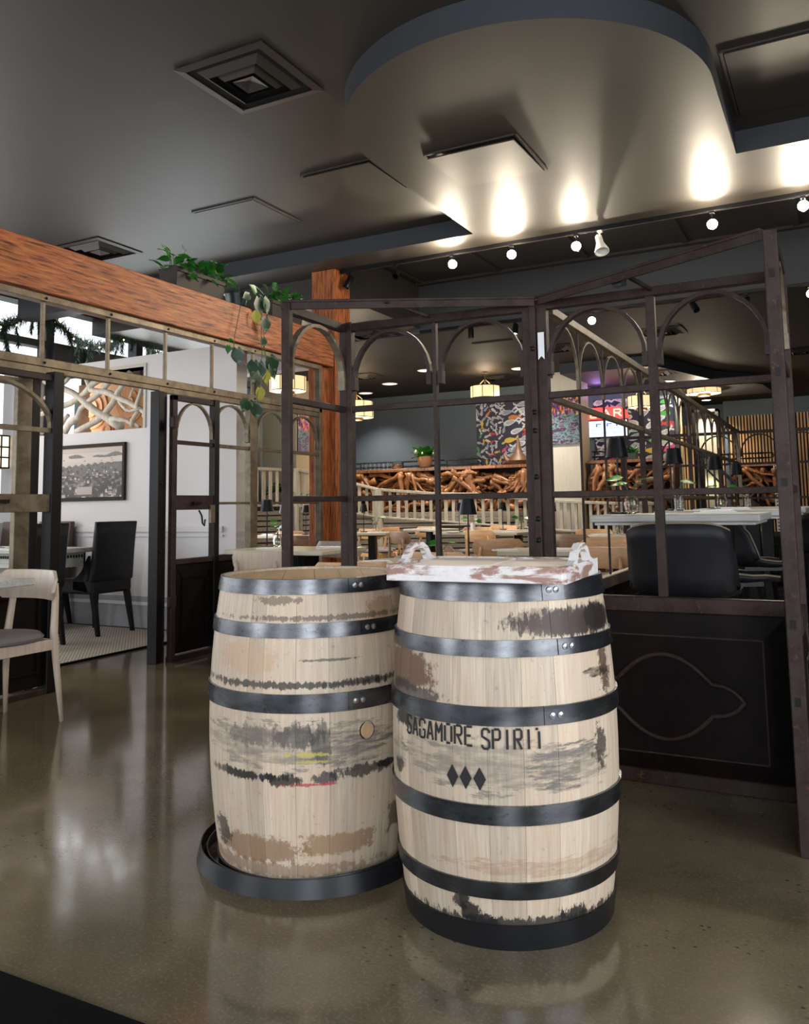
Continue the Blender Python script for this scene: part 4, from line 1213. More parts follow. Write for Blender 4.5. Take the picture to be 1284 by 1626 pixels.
def table(label, c, w, d, z, rot=0, wood_m='limed_tabletop', bar=False, name='dining_table'):
    t = thing(name, label, 'table', (c[0], c[1], 0), rot)
    MB().bb((-w/2, -d/2, z-.035), (w/2, d/2, z), ch=.005).build('tabletop', wood_m, t)
    if bar: MB().bb((-w/2+.02, -d/2+.02, z-.05), (w/2-.02, d/2-.02, z-.036), ch=.003).build('under_frame', 'greyed_wood', t)
    zt = z-.036 if not bar else z-.051
    MB().bb((-.05, -.05, .03), (.05, .05, zt), ch=.004).build('pedestal', 'black_metal', t)
    MB().bb((-.24, -.04, 0), (.24, .04, .03), ch=.004).bb((-.04, -.24, 0), (.04, .24, .029), ch=.004).build('foot', 'black_metal', t)
    MB().bb((-.2, -.03, zt-.02), (.2, .03, zt)).build('top_bracket', 'black_metal', t)
    return t
Tb = [
 ('near limed dining table beside the timber column', (-3.90, 5.56), .92, .66, .785, 0),
 ('limed table just behind the tray, carrying the tall black lamp', (-2.40, 4.82), .86, .62, .75, 0),
 ('limed table corner right of the left screen post', (-5.95, 10.35), .62, .6, .75, 10),
 ('wide limed table with a small black lamp and milky vase', (-4.35, 10.65), 1.3, .62, .75, -8),
 ('limed table with a lamp standing close to the middle post', (-4.15, 11.4), .66, .5, .75, 0),
 ('limed table with rolled napkins left and right of the middle post', (-2.12, 6.38), .6, .62, .75, 8),
 ('limed table with a bulb vase right of the second screen bar', (-2.30, 9.55), .75, .7, .75, 0),
 ('limed table seen through the fixed lights left of the screen', (-6.75, 9.3), .8, .6, .75, 0),
 ('far limed table against the slatted booth wall', (-5.35, 11.0), .7, .45, .78, -20),
]
for lab, c, w, d, z, a in Tb: table(lab, c, w, d, z, R(a))
table('pale grey painted table top cut off by the left edge', (-4.2, 2.56), 1.08, .74, .77, 0, 'greyed_wood')
table('near bar-height table with greyed plank top', (-.72, 4.38), .77, .68, 1.045, 0, 'greyed_wood', True, 'bar_table')
table('second bar-height table behind the near one', (-.66, 5.50), .72, .66, 1.05, 0, 'greyed_wood', True, 'bar_table')
table('third bar-height table along the long screen', (-.62, 6.85), .76, .66, 1.05, 0, 'greyed_wood', True, 'bar_table')
table('bar-height table seen past the right post', (.12, 7.1), .6, .66, 1.05, 0, 'greyed_wood', True, 'bar_table')
table('farthest bar-height table before the slatted wall', (-.62, 8.2), .76, .66, 1.05, 0, 'greyed_wood', True, 'bar_table')

def table_lamp(label, p, s=1.0, power=1.6):
    t = thing('table_lamp', label, 'lamp', p)
    MB().lathe([(.0001, .012), (.05, .012), (.055, .008), (.055, 0), (.0001, 0)], 20).build('base', 'black_metal', t, True)
    MB().tube([(0, 0, .01), (0, 0, .34)], .0055, 8).build('pole', 'black_metal', t, True)
    MB().lathe([(.058, .295), (.040, .395), (.0001, .398), (.0001, .394), (.037, .392), (.056, .295)], 24, close=False).build('shade', 'black_metal', t, True)
    MB().lathe([(.030, .325), (.0001, .325)], 12).build('led_disc', 'dim_bulb_glow', t)
    l = bpy.data.lights.new('lamp_light', 'SPOT'); l.energy = power; l.color = (1, .80, .52); l.spot_size = R(120); l.spot_blend = .6; l.shadow_soft_size = .02
    o = bpy.data.objects.new('lamp_light', l); o.location = (p[0], p[1], p[2]+.315); col.objects.link(o)
    return t
for lab, x, y, z in (
    ('black table lamp with the largest-looking shade, behind the tray', -2.13, 4.93, .75), ('small black table lamp left of the thin upright lamp shade', -4.64, 10.44, .75),
    ('small black table lamp left of the middle post', -4.40, 11.45, .75), ('black table lamp just right of the middle post', -2.10, 6.50, .75),
    ('black table lamp in front of the orange-lit frame post', -4.28, 5.68, .785), ('black table lamp beside the left screen wing', -6.66, 9.2, .75),
    ('black table lamp lighting the booth rail post', -6.45, 9.42, .75), ('tiny black table lamp right of the left screen post', -6.15, 10.45, .75),
    ('black lamp on the near bar-height table', -1.035, 4.37, 1.045), ('black lamp on the second bar-height table', -.945, 5.5, 1.05),
    ('black lamp on the third bar-height table', -.86, 6.75, 1.05), ('black lamp on the farthest bar-height table', -.86, 8.2, 1.05)):
    table_lamp(lab, (x, y, z))

# vases with cuttings
def leaf_mesh(name, mat, L=.05, W=.036, fold=.006, n=6):
    m = MB()
    ctr, lft, rgt = [], [], []
    for i in range(n+1):
        u = i/n
        w = W/2*(math.sin(PI*min(1, u*1.05+.06))**.75)*(1.15-.5*u) if u < 1 else 0
        zz = -.25*L*u*u
        ctr.append((0, L*u, zz-fold*.6)); lft.append((-w, L*u-(.12*L if i == 0 else 0), zz)); rgt.append((w, L*u-(.12*L if i == 0 else 0), zz))
    m.v = ctr+lft+rgt
    q = n+1
    for i in range(n):
        m.f.append((i, i+1, q+i+1, q+i)); m.f.append((i+1, i, 2*q+i, 2*q+i+1))
    return m.mesh(name, mat, 'all')
LEAF = leaf_mesh('leaf', 'pothos_leaf'); SATIN = leaf_mesh('leaf', 'satin_leaf', .05, .042); YLEAF = leaf_mesh('leaf', 'yellow_leaf', .045, .036)
def put_leaf(parent, p, d, s=1, mesh=None, name='leaf', nrm=None):
    d = Vector(d).normalized()
    up = Vector((random.uniform(-.4, .4), random.uniform(-.4, .4), 1)) if nrm is None else Vector(nrm)+Vector((random.uniform(-.35, .35), random.uniform(-.5, .3), random.uniform(-.2, .5)))
    x = d.cross(up).normalized(); z = x.cross(d)
    M = Matrix((x, d, z)).transposed()
    return link(name, mesh or LEAF, parent, p, M.to_euler(), s)
def vase(label, p, kind='bulb', s=1.0, nl=4, seed=0):
    random.seed(seed)
    t = thing('bud_vase', label, 'vase', p)
    t.scale = (s,)*3
    if kind == 'bulb': prof = [(.0001, .003), (.022, .002), (.034, .02), (.040, .05), (.034, .08), (.022, .098), (.026, .108), (.0235, .108), (.019, .098), (.031, .08), (.037, .05), (.031, .022), (.0001, .008)]
    else: prof = [(.0001, .002), (.030, .002), (.030, .09), (.018, .10), (.018, .115), (.0155, .115), (.0155, .10), (.027, .088), (.027, .008), (.0001, .008)]
    MB().lathe(prof, 20).build('glass_body', 'clear_glass' if kind != 'milk' else 'cream_white', t, True)
    st = MB()
    for k in range(nl):
        a = random.uniform(0, 2*PI); rr_ = random.uniform(.03, .07); h = random.uniform(.13, .19)
        q = (rr_*math.cos(a), rr_*math.sin(a), h)
        st.tube([(0, 0, .02), (rr_*.2*math.cos(a), rr_*.2*math.sin(a), .11), q], .0022, 5)
        put_leaf(t, q, (math.cos(a), math.sin(a), .1), random.uniform(1.4, 2.2), nrm=(random.uniform(0, .8), -.5, .7))
    st.build('stem', 'stem_green', t)
    return t
for i, (lab, x, y, z, k, s) in enumerate((
    ('round glass vase with green cutting on the near bar-height table', -.955, 4.30, 1.045, 'bulb', 1.0), ('straight glass vase on the second bar-height table', -.90, 5.36, 1.05, 'jar', 1.0),
    ('round glass vase on the third bar-height table', -.80, 6.6, 1.05, 'bulb', 1.0), ('glass vase on the farthest bar-height table', -.76, 8.05, 1.05, 'jar', 1.0),
    ('round glass vase of greenery beside the orange-lit lamp', -4.20, 5.72, .785, 'bulb', 1.0), ('small vase left of the timber column, far table', -6.85, 9.4, .75, 'jar', 1.0),
    ('small amber vase with a tall green sprig by the left post', -5.98, 10.5, .75, 'jar', 1.2), ('milky bottle vase beside the small black lamp', -4.52, 10.62, .75, 'milk', 1.1),
    ('small vase against the middle post on its left', -4.12, 11.45, .75, 'bulb', 1.1), ('round vase with leaning sprig right of the second screen bar', -2.28, 9.6, .75, 'bulb', 1.1),
    ('vase whose bright leaves peek over the tray', -2.28, 4.86, .75, 'jar', .75))):
    vase(lab, (x, y, z), k, s, 4, i)
# napkins with cutlery
def napkin(label, p, rot, w=.2, d=.11):
    t = thing('folded_napkin', label, 'napkin', p, rot)
    MB().box((0, 0, .004), (w, d, .008), ch=.002).box((.01, .0, .011), (w*.8, d*.7, .006), ch=.002).build('cloth', 'napkin', t)
    MB().bar((-w*.55, .02, .016), (w*.4, .02, .016), .01, .003).build('fork', 'chrome', t)
    MB().bar((-w*.55, -.02, .016), (w*.4, -.015, .016), .01, .003).build('knife', 'chrome', t)
for lab, x, y, z, a in (
    ('folded napkin at the right end of the near dining table', -3.62, 5.62, .785, 20), ('folded napkin left on the near dining table', -4.05, 5.42, .785, 10),
    ('folded napkin on the left end of the table behind the tray', -2.66, 4.66, .75, 40), ('rolled napkin with dark cutlery left of the middle post', -2.35, 6.15, .75, 30),
    ('folded napkin right of the middle post', -1.92, 6.32, .75, -20), ('folded napkin on the wide table left part', -4.72, 10.4, .75, 0), ('folded napkin on the wide table right part', -3.95, 10.5, .75, 0),
    ('folded napkin on the table at the second screen bar', -2.45, 9.45, .75, 0), ('napkin on the far booth table', -5.4, 11.0, .78, 10), ('napkin on the table near the left post', -5.85, 10.25, .75, 10),
    ('white menu card on the near bar-height table', -.56, 4.35, 1.045, 5), ('white menu card on the second bar-height table', -.6, 5.45, 1.05, 5), ('napkin through the fixed lights by the doorway', -6.9, 9.2, .75, 0)):
    napkin(lab, (x, y, z), R(a))

# bar stools: leather bucket on black legs; faces local -Y
def stool(label, loc, rot):
    t = thing('bar_stool', label, 'stool', loc, rot)
    m = MB(); nu, nv = 14, 10
    def P(u, v):
        # u -1..1 across, v 0 front of seat .. 1 top of back
        if v < .5:
            q = v/.5; y = -.20+.37*q; z = .70-.025*math.sin(PI*q)+.05*(abs(u)**3)*(.3+.9*q)
            w = .215+.01*q
            if v == 0: z -= .015
        else:
            q = (v-.5)/.5; y = .17+.075*q-.03*(1-q)*q; z = .70+.02+.29*q
            w = .225-.012*q
            y -= .11*abs(u)**2.6*(1-.35*q)
            z -= (.0 if q < .8 else .03*abs(u)**5)
        return Vector((w*u, y, z))
    top = [[P(-1+2*i/nu, j/nv) for i in range(nu+1)] for j in range(nv+1)]
    th = .022
    def nrm(j, i):
        a = top[j][min(i+1, nu)]-top[j][max(i-1, 0)]; b_ = top[min(j+1, nv)][i]-top[max(j-1, 0)][i]
        return a.cross(b_).normalized()
    bot = [[top[j][i]-nrm(j, i)*th for i in range(nu+1)] for j in range(nv+1)]
    q = nu+1; N = q*(nv+1)
    m.v = [tuple(v) for r_ in top for v in r_]+[tuple(v) for r_ in bot for v in r_]
    for j in range(nv):
        for i in range(nu):
            a = j*q+i
            m.f.append((a, a+1, a+1+q, a+q)); m.f.append((N+a, N+a+q, N+a+1+q, N+a+1))
    for j in range(nv):
        a = j*q; m.f.append((a, a+q, N+a+q, N+a)); a = j*q+nu; m.f.append((a+q, a, N+a, N+a+q))
    for i in range(nu):
        m.f.append((i+1, i, N+i, N+i+1)); a = nv*q+i; m.f.append((a, a+1, N+a+1, N+a))
    m.build('bucket_seat', 'black_leather', t, 'all')
    edge = [top[j][0] for j in range(nv+1)]+[top[nv][i] for i in range(1, nu+1)]+[top[j][nu] for j in range(nv-1, -1, -1)]
    MB().tube([p-Vector((0, 0, 0)) for p in edge], .006, 6).build('piping', 'piping', t, 'all')
    for sx in (-1, 1):
        for sy in (-1, 1):
            MB().bar((sx*.13, sy*.12, .66), (sx*.23, sy*.21+.0, 0), .024).build('leg', 'black_metal', t)
    f = MB(); z = .22
    k = (.23-.13)*(1-z/.66)+.13; c = [(sx*k*1.0, sy*k*.92, z) for sx, sy in ((-1, -1), (1, -1), (1, 1), (-1, 1))]
    for i in range(4): f.bar(c[i], c[(i+1) % 4], .018)
    f.build('footrest', 'black_metal', t)
    MB().bb((-.15, -.14, .645), (.15, .14, .67)).build('seat_plate', 'black_metal', t)
    return t
st = stool('black leather bar stool with its back to us behind the solid screen panel', (-.66, 4.02, -.0), R(180))
dup(st, (-.60, 4.98, 0), R(118), 'black leather bar stool partly behind the nearest stool', 'black bar stools')
dup(st, (-.53, 6.15, 0), R(112), 'third black leather bar stool along the bar-height tables', 'black bar stools')
dup(st, (-.18, 7.78, 0), R(200), 'black bar stool just left of the tall right post', 'black bar stools')
dup(st, (.13, 5.9, 0), R(170), 'black bar stool seen right of the tall right post', 'black bar stools')
st['group'] = 'black bar stools'

# private room furniture: upholstered chairs, table, rug
def parsons(label, loc, rot, mat):
    t = thing('upholstered_chair', label, 'chair', loc, rot)
    m = MB(); n = 8
    sec = [(.0, .235, .47), (.2, .235, .48), (.4, .232, .60), (.6, .23, .74), (.8, .232, .88), (1., .236, 1.0)]
    pts = []
    for u, w, z in sec:
        y = .19+.07*u
        pts.append((w, y, z, .07-.03*u))
    for w, y, z, th in pts:
        for xx, yy in ((-w, y-th/2), (-w+.015, y-th/2-.012), (w-.015, y-th/2-.012), (w, y-th/2), (w, y+th/2-.01), (w-.015, y+th/2), (-w+.015, y+th/2), (-w, y+th/2-.01)):
            m.v.append((xx, yy, z-(.012 if z == 1.0 and abs(xx) > .225 else 0)))
    for j in range(len(pts)-1):
        for k in range(8): m.f.append((j*8+k, j*8+(k+1) % 8, (j+1)*8+(k+1) % 8, (j+1)*8+k))
    m.f.append(tuple(reversed(range(8)))); m.f.append(tuple((len(pts)-1)*8+k for k in range(8)))
    # sloping arms sweep from seat up to the back
    for s_ in (-1, 1):
        m.add([(s_*.235, .17, .38), (s_*.235, -.02, .40), (s_*.235, -.02, .475), (s_*.235, .08, .56), (s_*.232, .16, .70), (s_*.20, .17, .38), (s_*.20, -.02, .40), (s_*.20, -.02, .475), (s_*.20, .08, .56), (s_*.20, .16, .70)],
              [(0, 1, 2, 3, 4), (9, 8, 7, 6, 5), (0, 5, 6, 1), (1, 6, 7, 2), (2, 7, 8, 3), (3, 8, 9, 4), (4, 9, 5, 0)])
    m.build('backrest', mat, t, 'all')
    MB().bb((-.235, -.25, .36), (.235, .225, .49), ch=.02).build('seat', mat, t, True)
    for sx in (-1, 1):
        MB().add(*(lambda a, b_: (a, b_))([(sx*.22, -.235, .37), (sx*.17, -.235, .37), (sx*.17, -.19, .37), (sx*.22, -.19, .37), (sx*.215, -.23, 0), (sx*.185, -.23, 0), (sx*.185, -.20, 0), (sx*.215, -.20, 0)], [(0, 1, 2, 3), (7, 6, 5, 4), (0, 4, 5, 1), (1, 5, 6, 2), (2, 6, 7, 3), (3, 7, 4, 0)])).build('leg', 'black_metal', t)
        MB().add([(sx*.22, .17, .37), (sx*.17, .17, .37), (sx*.17, .215, .37), (sx*.22, .215, .37), (sx*.215, .255, 0), (sx*.185, .255, 0), (sx*.185, .285, 0), (sx*.215, .285, 0)], [(0, 1, 2, 3), (7, 6, 5, 4), (0, 4, 5, 1), (1, 5, 6, 2), (2, 6, 7, 3), (3, 7, 4, 0)]).build('leg', 'black_metal', t)
    return t
pc = parsons('black upholstered chair in full view through the iron doorway', (-6.13, 5.55, .012), R(-90), 'black_leather')
dup(pc, (-6.06, 4.72, .012), R(-90), 'black upholstered chair half hidden by the left door leaf')
parsons('brown leather chair back at the far side of the private table', (-7.02, 5.60, .012), R(0), 'brown_leather')
parsons('brown leather chair back cut off by the left edge', (-7.58, 5.60, .012), R(0), 'brown_leather')
t = thing('private_dining_table', 'grey-white dining table with dentil apron in the private room', 'table', (0, 0, 0))
MB().bb((-7.8, 4.90, .745), (-6.0, 5.42, .785), ch=.006).build('tabletop', 'greyed_wood', t)
MB().bb((-7.74, 4.95, .62), (-6.06, 4.97, .745)).bb((-7.74, 5.35, .62), (-6.06, 5.37, .745)).bb((-6.08, 4.95, .62), (-6.06, 5.37, .745)).build('apron', 'greyed_wood', t)
d = MB(); x = -7.72
while x < -6.08:
    d.bb((x, 4.94, .70), (x+.012, 4.951, .725)); x += .03
y = 4.96
while y < 5.35:
    d.bb((-6.06, y, .70), (-6.05, y+.012, .725)); y += .03
o = d.build('dentil', 'black_print', t); o['kind'] = 'stuff'
MB().lathe([(.0001, .6), (.10, .6), (.08, .5), (.05, .42), (.09, .30), (.12, .2), (.07, .14), (.16, .08), (.20, .0), (.0001, 0)], 20, c=(-6.85, 5.16, .012)).build('turned_pedestal', 'greyed_wood', t, True)
for a in range(4):
    aa = R(45+90*a)
    MB().tube([(-6.85+.12*math.cos(aa), 5.16+.12*math.sin(aa), .15), (-6.85+.3*math.cos(aa), 5.16+.3*math.sin(aa), .10), (-6.85+.42*math.cos(aa), 5.16+.42*math.sin(aa), .045)], [.05, .045, .03], 8).build('foot', 'greyed_wood', t, 'all')
for lab, x, y in (('white napkin on the private table, nearest the black chair', -6.3, 5.1), ('white napkin at the middle of the private table', -6.95, 5.08), ('white napkin far along the private table', -7.45, 5.08)):
    napkin(lab, (x, y, .785), R(20))
t = thing('area_rug', 'woven cream rug with a black edge in the private room', 'rug', (0, 0, 0))
MB().bb((-7.85, 3.3, 0), (-5.08, 5.87, .011)).build('rug_field', 'rug_weave', t)
MB().bb((-5.085, 3.28, 0), (-5.055, 5.87, .014)).bb((-7.86, 5.86, 0), (-5.055, 5.885, .014)).build('rug_binding', 'rug_border', t)
# ------------------------------------------------------------------ curved balustrade over a slatted booth wall
FP = [(-7.93, 9.85, 1.158, 1.718), (-7.57, 10.72, 1.148, 1.695), (-7.51, 10.81, 1.136, 1.696), (-7.09, 11.33, 1.047, 1.537), (-6.67, 11.79, 0.945, 1.386), (-5.86, 12.23, 0.869, 1.306), (-5.23, 12.56, 0.807, 1.284), (-4.48, 12.85, 0.736, 1.189), (-3.75, 12.78, 0.687, 1.137), (-3.01, 12.60, 0.664, 1.101), (-2.45, 12.56, 0.647, 1.088)]
t = thing('balustrade', 'weathered pale wood balustrade curving round the raised bar floor', 'railing')
tw = thing('booth_wall', 'grey horizontal slatted wall below the curved balustrade', 'wall')
SB_ = {}
for i in range(len(FP)-1):
    a, b_ = FP[i], FP[i+1]
    p, q = Vector((a[0], a[1], 0)), Vector((b_[0], b_[1], 0))
    MB().bar((a[0], a[1], a[3]), (b_[0], b_[1], b_[3]), .09, .045, ch=.006).build('handrail', 'weathered_wood', t)
    MB().bar((a[0], a[1], a[2]), (b_[0], b_[1], b_[2]), .07, .03, ch=.004).build('bottom_rail', 'weathered_wood', t)
    L = (q-p).length; n = max(1, round(L/.125))
    ang = math.atan2(q.y-p.y, q.x-p.x)
    for k in range(n):
        u = (k+.5)/n
        z0 = a[2]+(b_[2]-a[2])*u+.01; z1 = a[3]+(b_[3]-a[3])*u-.02
        key = 'b'
        if key not in SB_: SB_[key] = MB().bb((-.03, -.012, 0), (.03, .012, 1), ch=.003).mesh('baluster', 'weathered_wood')
        w_ = .75+.25*((i*7+k*3) % 5)/4
        link('baluster', SB_[key], t, (p.x+(q.x-p.x)*u, p.y+(q.y-p.y)*u, z0), (0, 0, ang), (w_, 1, z1-z0))
    # slats
    zt = min(a[2], b_[2])-.02
    nz = int(zt/.082)
    for k in range(nz):
        z = .03+k*.082
        MB().bar((p.x, p.y, z+.03), (q.x, q.y, z+.03), .018, .062).build('slat', 'weathered_board', tw)
    d_ = (q-p).normalized(); nn = Vector((-d_.y, d_.x, 0))
    MB().bar((p.x+nn.x*.06, p.y+nn.y*.06, zt/2), (q.x+nn.x*.06, q.y+nn.y*.06, zt/2), .02, zt).build('backing', 'slate_dark', tw)
    MB().bb((a[0]-.03, a[1]-.03, 0), (a[0]+.03, a[1]+.03, a[2]-.02)).build('upright', 'weathered_board', tw)
for x, y, z in ((FP[1][0], FP[1][1]+.05, FP[1][3]+.03), (FP[4][0], FP[4][1], FP[4][3]+.02)):
    MB().bb((x-.07, y-.07, 0), (x+.07, y+.07, z), ch=.005).build('newel_post', 'weathered_wood', t)
t = thing('bar_platform', 'raised grey plank platform edge below the root bar', 'platform')
MB().bb((-9.0, 12.95, 0), (-4.2, 13.95, .60)).build('platform_body', 'slate_dark', t)
MB().bb((-9.0, 12.96, .60), (-4.2, 12.99, .99)).build('step_wall', 'slate_dark', t)
for k, (z0, z1) in enumerate(((.83, .915), (.92, 1.005))):
    MB().bb((-9.0, 12.90, z0), (-4.2, 12.95, z1), ch=.004).build('plank', 'weathered_board', t)
MB().bb((-9.0, 12.86, .775), (-4.2, 12.95, .80), ch=.003).build('ledge', 'weathered_wood', t)

# ------------------------------------------------------------------ the root bar
def rootbar(label, x0, x1, y, z0, z1, n, seed, curve=lambda x: 0, grp=None):
    random.seed(seed)
    t = thing('root_bar', label, 'bar')
    k = max(2, int((x1-x0)/.4))
    for i in range(k):
        xa, xb = x0+(x1-x0)*i/k, x0+(x1-x0)*(i+1)/k
        MB().bar((xa, y+curve(xa)+.16, z1), (xb+.001, y+curve(xb)+.16, z1), .52, .05, ch=.004).build('counter_top', 'root_wood', t)
        MB().bar((xa, y+curve(xa)+.34, (z0+z1)/2), (xb, y+curve(xb)+.34, (z0+z1)/2), .02, z1-z0-.04).build('backing', 'slat_backing', t)
    H = z1-z0
    for i in range(n):
        xc = x0+(x1-x0)*random.random()
        kind = random.random()
        if kind < .38:      # spreading from a stump near the top or bottom
            hub = round((xc-x0)/1.1)*1.1+x0+.3+random.uniform(-.1, .1)
            a = random.uniform(-1.25, 1.25)
            L = random.uniform(.35, .75)
            p0 = Vector((hub+random.uniform(-.08, .08), 0, z1-.06)); d = Vector((math.sin(a), random.uniform(-.15, .1), -math.cos(a)))
        else:
            a = random.uniform(-1.9, 1.9); L = random.uniform(.25, .65)
            p0 = Vector((xc, 0, random.uniform(z0+.1, z1-.05))); d = Vector((math.sin(a), random.uniform(-.1, .1), -math.cos(a)*random.choice((1, .4))))
        d.normalize()
        pts = []; rad = []
        r0_ = random.uniform(.028, .066)
        side = Vector((d.z, 0, -d.x))*random.uniform(-.3, .3)
        dep = random.uniform(-.10, .22)
        m_ = 7; wob = random.uniform(.01, .035)
        for j in range(m_+1):
            u = j/m_
            p = p0+d*(L*u)+side*(u*u)*L*1.1+Vector((random.uniform(-wob, wob), random.uniform(-.02, .02), random.uniform(-wob, wob)))
            p.x = min(max(p.x, x0+.02), x1-.02); p.z = min(max(p.z, z0+.02), z1-.03)
            pts.append(Vector((p.x, y+curve(p.x)+dep+p.y*.4, p.z)))
            rad.append(max(.009, r0_*(1-.62*u)*random.uniform(.85, 1.2)))
        ok = all((pts[j+1]-pts[j]).length > .008 for j in range(m_))
        if not ok: continue
        MB().tube(pts, rad, 7).build('root', 'root_wood', t, 'all')
    return t
cv_ = lambda x: .22*((x+5.6)/2.2)**2-.15
rootbar('long bar front of tangled polished roots below the blue-grey wall', -8.1, -4.2, 13.1, 1.0, 1.74, 260, 3, lambda x: .12*((x+5.5)/2.2)**2-.1)
rootbar('root bar section right of the limed column under the second fish mural', -3.58, -2.25, 13.2, .80, 1.76, 130, 8)
rootbar('far root bar end before the slatted wood wall', -1.75, -1.02, 16.0, .75, 1.74, 34, 9)
# one heavy forked root
mm = MB().tube([(-4.95, 12.95, 1.08), (-4.85, 12.9, 1.3), (-4.98, 12.92, 1.52), (-4.8, 12.95, 1.66), (-4.45, 13.0, 1.70)], [.07, .06, .07, .06, .05], 9).tube([(-4.98, 12.92, 1.52), (-4.75, 12.9, 1.35), (-4.62, 12.92, 1.18), (-4.45, 12.95, 1.12)], [.06, .055, .05, .05], 9)
# rope rails over the bar
def roperail(label, x0, x1, y, z, n):
    t = thing('rope_rail', label, 'railing')
    for dz in (0, .085):
        m = MB(); pts = []
        k = int((x1-x0)/.04)
        m.tube([(x0, y, z+dz), (x1, y, z+dz)], .012, 8)
        for i in range(k):
            x = x0+(x1-x0)*(i+.5)/k
            m.box((x, y, z+dz), (.014, .034, .034), rot=R(30))
        m.build('twisted_bar', 'black_metal', t)
    e = MB().tube([(x1, y, z+.085), (x1+.05, y, z+.075), (x1+.06, y, z+.04), (x1+.05, y, z+.01), (x1, y, z)], .012, 8)
    e.build('end_loop', 'black_metal', t)
    for i in range(n):
        x = x0+(x1-x0)*(i+.3)/n; MB().bb((x-.01, y-.01, z-.09), (x+.01, y+.01, z+.085)).build('standard', 'black_metal', t)
roperail('black twisted rail above the long root bar', -8.1, -5.5, 13.25, 1.82, 3)
roperail('short black rail above the root bar by the limed column', -3.55, -3.4, 13.3, 1.85, 1)
roperail('black rail above the far root bar end', -1.9, -1.1, 15.9, 1.86, 2)
# things on the bar
t = thing('potted_plant', 'white-flowered plant in a terracotta pot on the root bar', 'plant', (-6.43, 13.05, 1.765))
MB().lathe([(.0001, 0), (.13, 0), (.13, .02), (.0001, .02)], 20).build('saucer', 'slat_backing', t, True)
MB().lathe([(.0001, .02), (.085, .02), (.125, .10), (.130, .19), (.125, .205), (.108, .20), (.10, .17), (.0001, .165)], 24).build('pot', 'terracotta', t, True)
random.seed(5)
for k in range(46):
    a = random.uniform(0, 2*PI); e = random.uniform(.0, 1.2)
    put_leaf(t, (.05*math.cos(a), .05*math.sin(a), .2+random.uniform(0, .1)), (math.cos(a), math.sin(a), e), random.uniform(2.4, 4.0))
for k in range(7):
    a = random.uniform(0, 2*PI)
    MB().lathe([(.0001, -.02), (.02, 0), (.0001, .035)], 8).build('blossom', 'white_flower', t, True, (.17*math.cos(a), .17*math.sin(a), .24+random.uniform(-.02, .1)))
t = thing('glass_jar', 'lidded glass jar of corks on the root bar', 'jar', (-7.0, 13.1, 1.765))
MB().lathe([(.0001, 0), (.09, 0), (.095, .02), (.095, .11), (.08, .13), (.075, .13), (.088, .11), (.088, .02), (.0001, .012)], 20).build('jar_body', 'clear_glass', t, True)
MB().lathe([(.0001, .014), (.082, .014), (.082, .085), (.0001, .09)], 14).build('corks', 'terracotta', t)
MB().lathe([(.0001, .16), (.02, .155), (.02, .135), (.08, .133), (.0001, .131)], 14).build('lid', 'clear_glass', t, True)
for k in range(7):
    x = -7.75+.09*k
    tg = thing('drinking_glass', 'clear tumbler in the row of glasses left of the cork jar', 'glass', (x, 13.12, 1.765), 0, 'glasses standing on the root bar')
    MB().lathe([(.0001, 0), (.032, 0), (.038, .13), (.035, .13), (.029, .008), (.0001, .008)], 14).build('tumbler', 'clear_glass', tg, True)
t = thing('wood_sculpture', 'brown teardrop wooden sculpture with a curled spout before the fish mural', 'sculpture', (-4.72, 13.08, 1.765))
MB().lathe([(.0001, 0), (.13, .01), (.165, .07), (.14, .13), (.075, .19), (.045, .28), (.028, .38), (.012, .45), (.0001, .455)], 24).tube([(-.10, 0, .06), (-.19, 0, .08), (-.235, 0, .15), (-.25, 0, .20)], [.06, .05, .035, .012], 8).build('sculpture_body', 'dark_carved_wood', t, True)
t = thing('small_card', 'small cream card standing on the bar', 'card', (-4.33, 12.98, 1.765))
MB().bb((-.045, -.004, 0), (.045, .004, .13)).build('card_face', 'paper', t)
t = thing('potted_plant', 'dark trough of leafy plants on the bar under the second mural', 'plant', (-2.98, 13.2, 1.785))
MB().bb((-.17, -.08, 0), (.17, .08, .10), ch=.005).build('trough', 'black_plastic', t)
for k in range(40):
    a = random.uniform(0, 2*PI); x = random.uniform(-.15, .15)
    put_leaf(t, (x, 0, .09), (math.cos(a), math.sin(a), random.uniform(.3, 2.5)), random.uniform(2., 4.))

# ------------------------------------------------------------------ flat prints painted on fine grids
def printed(name, w, h, img, mat='painted_print', parent=None, M=None):
    """img rows bottom to top, (ny, nx, 3) linear colour; flat sheet facing -Y"""
    ny, nx = img.shape[:2]
    xs = np.linspace(-w/2, w/2, nx+1); zs = np.linspace(0, h, ny+1)
    X, Z = np.meshgrid(xs, zs)
    v = np.stack([X.ravel(), np.zeros(X.size), Z.ravel()], 1)
    i = np.arange(ny)[:, None]*(nx+1)+np.arange(nx)[None, :]
    f = np.stack([i, i+1, i+nx+2, i+nx+1], -1).reshape(-1, 4)
    me = bpy.data.meshes.new(name)
    me.vertices.add(len(v)); me.vertices.foreach_set('co', v.astype(np.float32).ravel())
    me.loops.add(f.size); me.loops.foreach_set('vertex_index', f.astype(np.int32).ravel())
    me.polygons.add(len(f)); me.polygons.foreach_set('loop_start', np.arange(0, f.size, 4, dtype=np.int32))
    me.update(calc_edges=True)
    at = me.color_attributes.new('print', 'FLOAT_COLOR', 'CORNER')
    c = np.concatenate([img.reshape(-1, 3), np.ones((ny*nx, 1))], 1)
    at.data.foreach_set('color', np.repeat(c, 4, axis=0).astype(np.float32).ravel())
    me.materials.append(MAT[mat])
    return link(name, me, parent)
def L3(r, g, b): return np.array(srgb(r, g, b)[:3])
